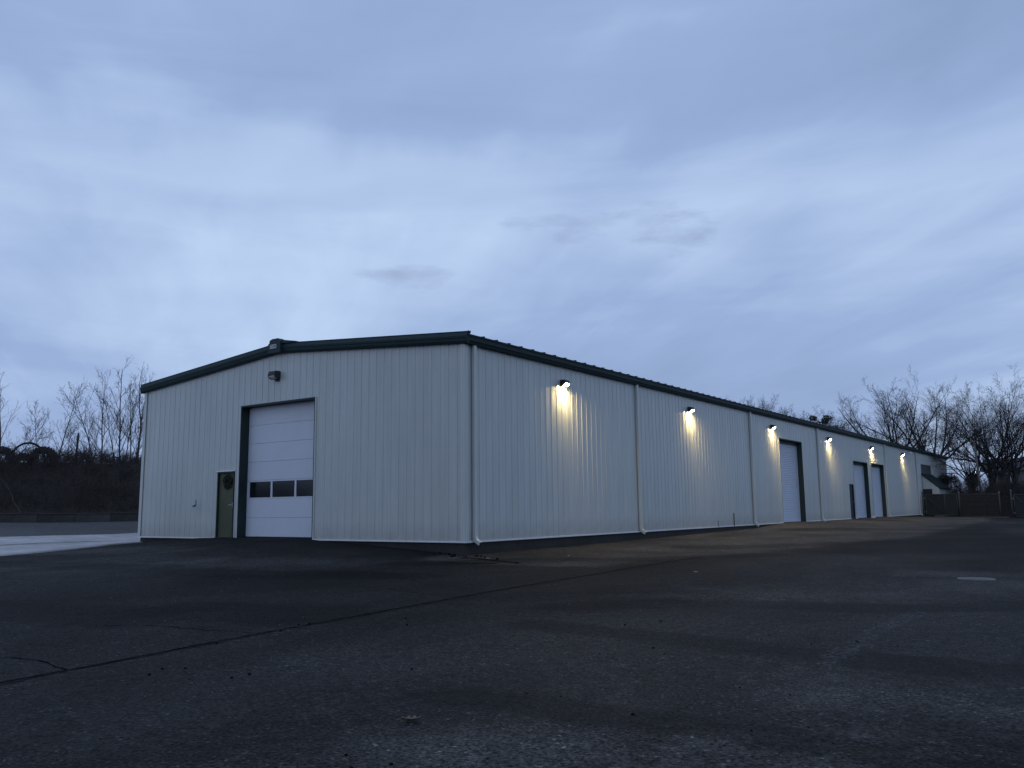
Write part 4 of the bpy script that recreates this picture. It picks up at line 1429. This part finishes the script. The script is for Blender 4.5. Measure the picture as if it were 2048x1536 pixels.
fence_post(.26, 2.05, 'steel gate post against the warehouse wall at the downspout')
fence_post(3.05, 2.0, 'steel post at the free end of the braced gate, left of the brown fence')
fence_post(5.98, 2.0, 'steel post at the right end of the brown slat fence')
fence_post(6.82, 2.15, 'steel post carrying the rightmost gate')

fs = empty('slat_fence', (3.15, FY + .02, gz(4.5, FY))); tag(fs, 'dark brown slat fence between the two gates', 'fence')
fw = 5.88 - 3.15
for k_ in range(11):
    z0_ = .05 + k_ * .165
    MB().box(.0, fw, random.uniform(0, .012), .04 + random.uniform(0, .006), z0_, z0_ + .15).build('slat', M['slat'], fs)
for xx in (.9, 1.85):
    MB().box(xx, xx + .08, .05, .12, 0, 1.9).build('fence_stud', M['slat'], fs)
MB().tube([(0, 0.02, 1.90), (fw, 0.02, 1.90)], .022, 8).build('rail', M['fence_steel'], fs)
chain('wire_mesh', 0, fw, .05, 1.86, -.03, fs)
kb = MB().box(2.0, 6.6, FY - .55, FY - .3, gz(4, FY - .4) - .2, gz(4, FY - .4) + .05).build('concrete_kerb', M['gravel']); tag(kb, 'low kerb at the foot of the brown slat fence', 'kerb')
# wall of the far fence going on to the right
fs2 = empty('slat_fence', (9.9, FY + .02, gz(11, FY))); tag(fs2, 'slat fence going on beyond the right edge of the picture', 'fence')
for k_ in range(11):
    z0_ = .05 + k_ * .165
    MB().box(.0, 12, 0, .04, z0_, z0_ + .15).build('slat', M['slat'], fs2)

fs3 = empty('slat_fence', (6.06, FY + .02, gz(6.4, FY))); tag(fs3, 'narrow dark slat fence infill between the two right-hand gate posts', 'fence')
for k_ in range(11):
    z0_ = .05 + k_ * .165
    MB().box(.0, .69, random.uniform(0, .012), .045, z0_, z0_ + .15).build('slat', M['slat'], fs3)
pl = MB().tube([(4.0, 68.6, -.4), (3.90, 68.6, 2.0), (3.72, 68.6, 6.4)], .09, 10, rs=[.10, .095, .075]).build('leaning_pole', M['pole'])
tag(pl, 'pale weathered pole leaning left behind the fence', 'pole')


def leaf_cloud(name, blobs, n, size, mat, rng, parent=None, flat=1.0):
    """leaf sized faces filling several lobes"""
    vv_, ff_ = [], []
    tot = sum(b[3] ** 3 for b in blobs)
    C_, = [np.concatenate([np.array(b[:3]) + unit(rng.normal(0, 1, (max(4, int(n * b[3] ** 3 / tot)), 3))) * (b[3] * rng.uniform(.25, 1, (max(4, int(n * b[3] ** 3 / tot)), 1)) ** .5) * np.array([1, 1, flat]) for b in blobs])]
    m_ = len(C_)
    A_ = unit(rng.normal(0, 1, (m_, 3))) * (size * rng.uniform(.6, 1.4, (m_, 1)))
    B_ = unit(np.cross(A_, rng.normal(0, 1, (m_, 3)))) * (size * .38 * rng.uniform(.6, 1.3, (m_, 1)))
    V = np.stack([C_ - A_, C_ + B_, C_ + A_, C_ - B_], 1).reshape(-1, 3)
    F = np.arange(m_ * 4).reshape(-1, 4)
    me_ = bpy.data.meshes.new(name)
    me_.vertices.add(len(V)); me_.vertices.foreach_set('co', V.ravel())
    me_.loops.add(F.size); me_.loops.foreach_set('vertex_index', F.ravel().astype(np.int32))
    me_.polygons.add(m_); me_.polygons.foreach_set('loop_start', np.arange(0, F.size, 4, dtype=np.int32))
    me_.materials.append(mat); me_.update(calc_edges=True)
    return link(name, me_, parent)


rng = np.random.default_rng(77)
SHR = [(1.3, 70.4, 4.5, 1.7, 'tall dark evergreen shrub right against the warehouse end'),
       (2.7, 70.6, 4.7, 1.5, 'dark evergreen shrub left of the leaning pole'),
       (4.6, 70.5, 3.0, 1.4, 'low dark shrub just right of the leaning pole, behind the brown fence'),
       (5.9, 70.5, 3.3, 1.5, 'dark shrub behind the right end of the brown fence'),
       (7.6, 70.0, 2.9, 1.7, 'dark shrub behind the gate at the right edge')]
for sx_, sy_, sh_, sr_, lab in SHR:
    g0 = gz(sx_, sy_)
    r = empty('evergreen_shrub', (sx_, sy_, g0)); tag(r, lab, 'shrub', 'dark shrubs behind the fence')
    bl = []
    for k_ in range(16):
        zz = rng.uniform(.25, sh_ - .45)
        rr = sr_ * (1 - .55 * (zz / sh_) ** 2)
        a = rng.uniform(0, 6.28); q = rr * rng.uniform(.1, .75)
        bl.append((q * math.cos(a), q * math.sin(a), zz, rng.uniform(.35, .62)))
    leaf_cloud('foliage', bl, 6500, .085, M['shrubleaf'], rng, r)
    MB().tube([(0, 0, -.1), (.05, .03, sh_ * .45), (.0, .1, sh_ * .8)], .05, 6, rs=[.07, .05, .02]).build('stem', M['bark'], r)
# undergrowth between them
Nu = 1300
x = rng.uniform(-.3, 14, Nu); y = rng.uniform(65, 76, Nu)
ok = ~((x < 1.7) & (y < 69))
x, y = x[ok], y[ok]
hgt = rng.uniform(1.6, 3.6, len(x))
D = unit(np.stack([rng.normal(0, .25, len(x)), rng.normal(0, .25, len(x)), np.ones(len(x))], -1))
p1, r1 = run_level(rng, np.stack([x, y, np.full(len(x), -.35)], -1), D, hgt, np.full(len(x), .016), np.full(len(x), .006), 5, .10, .02)
p, d, l, r = spawn(rng, p1, r1, hgt, 9, .2, 1.0, 42, 14, .34, .3, .7, .4, .2)
p2, r2 = run_level(rng, p, d, l, np.maximum(r * .8, .008), np.full(len(r), .005), 3, .14, .03)
p, d, l, r = spawn(rng, p2, r2, l, 2, .2, 1.0, 40, 14, .55, .3, .7, .4, .2)
p3, r3 = run_level(rng, p, d, l, np.full(len(r), .006), np.full(len(r), .004), 2, .14, .02)
ug = link('undergrowth', tubes_mesh([(p1, r1, 3), (p2, r2, 3), (p3, r3, 3)], 'undergrowth', M['brush']))
tag(ug, 'bare dark undergrowth behind the fence at the right', 'undergrowth', kind='stuff')

# pine showing over the roof
pn = empty('pine_tree', (-14.9, 88.4, 0)); tag(pn, 'dark green pine showing just above the roof line, left of the broad bare tree', 'tree')
bl = []
for k_ in range(46):
    zz = rng.uniform(6.2, 11.5); rr = 3.3 * (1 - ((zz - 6) / 7.2) ** 1.6)
    a = rng.uniform(0, 6.28); q = rr * rng.uniform(.25, 1)
    bl.append((q * math.cos(a), q * math.sin(a), zz, rng.uniform(.22, .50)))
leaf_cloud('crown', bl, 6500, .10, M['needle'], rng, pn, .75)
MB().tube([(0, 0, -.2), (.1, 0, 6), (.0, .1, 11.4)], .2, 8, rs=[.26, .18, .05]).build('trunk', M['bark'], pn)
for k_ in range(14):
    bx_ = bl[k_]
    MB().tube([(0.05, .03, bx_[2] - .7), (bx_[0], bx_[1], bx_[2])], .03, 5, rs=[.05, .02]).build('branch', M['bark'], pn)

# house beyond the trees
hs = empty('distant_house', (7.5, 98.0, -.2)); tag(hs, 'distant grey house with dark low roof seen through the trunks at right', 'house')
MB().box(-6.2, 8.0, 0, 8, 0, 5.0).build('wall', M['housewall'], hs)
MB().prism([(-7.0, -.7, 4.85), (-7.0, 8.7, 4.85), (-7.0, 4.0, 6.5)], [(8.8, -.7, 4.85), (8.8, 8.7, 4.85), (8.8, 4.0, 6.5)]).build('roof', M['houseroof'], hs)
for wx in (-5.0, -2.2, .6, 3.4, 6.0):
    for wz in (.9, 3.2):
        wo = MB().box(wx, wx + 1.1, -.03, .03, wz, wz + 1.3).build('window', M['glass'], hs)
        mb = MB(); mb.box(wx - .08, wx, -.05, .0, wz - .08, wz + 1.38); mb.box(wx + 1.1, wx + 1.18, -.05, .0, wz - .08, wz + 1.38)
        mb.box(wx + .001, wx + 1.099, -.05, .0, wz + 1.301, wz + 1.38); mb.box(wx + .001, wx + 1.099, -.05, .0, wz - .08, wz - .001)
        mb.build('frame', M['base'], wo)
yl = empty('yard_lamp', (2.42, 79.0, -.3)); tag(yl, 'tiny white lamp glowing through the shrubs near the leaning pole', 'lamp')
MB().tube([(0, 0, 0), (0, 0, 4.1)], .04, 8).build('lamp_post', M['darksteel'], yl)
MB().tube([(0, 0, 4.1), (0, 0, 4.2), (0, 0, 4.3), (0, 0, 4.36)], .1, 10, rs=[.05, .11, .10, .03]).build('globe', M['porch'], yl, smooth=True)

# ------------------------------------------------------------------ small things on the lot
mh = empty('manhole_cover', (11.72, 1.15, float(mesh_z(11.72, 1.15))))
mh.scale = (.82, .82, 1)
tag(mh, 'pale round iron manhole cover set in the asphalt at right', 'manhole cover')
mb = MB()
rg = [(0.0, .012), (.33, .012), (.335, .006)]
n_ = 40
prof = [(.345, .0), (.345, .014), (.0001, .016)]
for k_ in range(n_):
    t = 2 * math.pi * k_ / n_
    for rr, zz in prof:
        mb.v.append((rr * math.cos(t), rr * math.sin(t), zz))
for k_ in range(n_):
    a, b = k_ * 3, ((k_ + 1) % n_) * 3
    mb.f += [(a, b, b + 1, a + 1), (a + 1, b + 1, b + 2, a + 2)]
mb.build('lid', M['iron'], mh)
mb = MB()
for k_ in range(n_):
    t = 2 * math.pi * k_ / n_
    for rr, zz in ((.36, .0), (.36, .012), (.40, .014), (.41, -.01)):
        mb.v.append((rr * math.cos(t), rr * math.sin(t), zz))
for k_ in range(n_):
    a, b = k_ * 4, ((k_ + 1) % n_) * 4
    mb.f += [(a, b, b + 1, a + 1), (a + 1, b + 1, b + 2, a + 2), (a + 2, b + 2, b + 3, a + 3)]
mb.build('frame', M['iron'], mh)
mb = MB()
for i in range(-4, 5):
    for j in range(-4, 5):
        if math.hypot(i, j) * .07 < .31:
            mb.box(i * .07 - .02, i * .07 + .02, j * .07 - .02, j * .07 + .02, .015, .021)
mb.build('grip_studs', M['iron'], mh)

# one curled oak leaf in the foreground
lf = empty('dead_leaf', (9.85, -12.95, gz(9.85, -12.95) + .004)); tag(lf, 'dead lobed leaf lying on the asphalt in the foreground', 'leaf')
mb = MB()
out = []
for k_ in range(28):
    t = k_ / 27
    wv_ = .038 * math.sin(math.pi * min(1, t * .95 + .03)) * (1 + .45 * math.sin(t * 22))
    out.append((t * .15 - .075, wv_))
n0 = 0
for (a, w_) in out:
    c_ = .02 * (a / .075) ** 2
    mb.v += [(a, w_, .012 + c_ + w_ * .3), (a, 0, .003 + c_), (a, -w_, .012 + c_ + w_ * .35)]
for k_ in range(len(out) - 1):
    a = 3 * k_
    mb.f += [(a, a + 1, a + 4, a + 3), (a + 1, a + 2, a + 5, a + 4)]
mb.build('blade', M['leaf'], lf); lf.rotation_euler = (0, 0, .7)
MB().tube([(-.075, 0, .02), (-.11, .01, .012)], .0025, 5).build('stalk', M['leaf'], lf)


def clods(name, spots, mat, lab, cat):
    mb_ = MB()
    for (x_, y_, s_) in spots:
        z_ = float(mesh_z(x_, y_))
        ring0, ring1 = [], []
        k0 = random.uniform(0, 6)
        for k_ in range(6):
            t = k0 + k_ * math.pi / 3
            r0_ = s_ * random.uniform(.7, 1.2); r1_ = r0_ * random.uniform(.45, .8)
            ring0.append((x_ + r0_ * math.cos(t), y_ + r0_ * math.sin(t), z_ - .002))
            ring1.append((x_ + r1_ * math.cos(t), y_ + r1_ * math.sin(t), z_ + s_ * random.uniform(.5, .9)))
        mb_.prism(ring0, ring1)
    o_ = mb_.build(name, mat)
    tag(o_, lab, cat, kind='stuff')


spots = []
for _ in range(30):
    d = random.uniform(4.4, 12); a = math.radians(random.uniform(-68, -4))
    cx_, cy_ = _C.x + math.sin(a) * d, _C.y + math.cos(a) * d
    for _k in range(random.choice((1, 1, 2, 3, 5, 9))):
        x_, y_ = cx_ + random.gauss(0, .22), cy_ + random.gauss(0, .22)
        if y_ > -.5 and x_ < .5:
            continue
        spots.append((x_, y_, random.choice((.003, .004, .005, .006, .008, .013)) * (1 + d / 25)))
clods('dark_clods', spots, M['clod'], 'small dark clods scattered over the asphalt', 'debris')
spots = []
for _ in range(220):
    d = random.uniform(4.2, 20); a = math.radians(random.uniform(-70, -2))
    x_, y_ = _C.x + math.sin(a) * d, _C.y + math.cos(a) * d
    if y_ > -.5 and x_ < .5:
        continue
    spots.append((x_, y_, random.uniform(.002, .005) * (1 + d / 18)))
clods('pale_pebbles', spots, M['pebble'], 'tiny pale pebbles scattered over the asphalt', 'debris')
spots = []
while len(spots) < 40:
    x_, y_ = random.gauss(.25, .45), random.gauss(-.30, .22)
    if (x_ < .1 and y_ > -.06) or (x_ < .06):
        x_ += .0
        if y_ > -.06:
            continue
    spots.append((x_, y_, random.choice((.008, .012, .018, .03, .05))))
clods('corner_debris', spots, M['clod'], 'dark broken asphalt and debris under the corner downspout', 'debris')
for i, (x_, y_, lab) in enumerate(((1.0, -.35, 'white scrap of litter beside the corner downspout outlet'), (2.0, 1.9, 'white scrap of litter on the asphalt along the long wall'),
                                   (6.6, -.4, 'pale flat scrap on the asphalt right of the seam'))):
    z_ = gz(x_, y_)
    mb = MB(); mb.prism([(x_ - .04, y_ - .02, z_ + .003), (x_ + .03, y_ - .025, z_ + .003), (x_ + .045, y_ + .02, z_ + .003), (x_ - .03, y_ + .03, z_ + .003)],
                        [(x_ - .035, y_ - .02, z_ + .014), (x_ + .03, y_ - .02, z_ + .008), (x_ + .04, y_ + .02, z_ + .011), (x_ - .03, y_ + .02, z_ + .016)])
    tag(mb.build('litter_scrap', M['litter']), lab, 'litter')
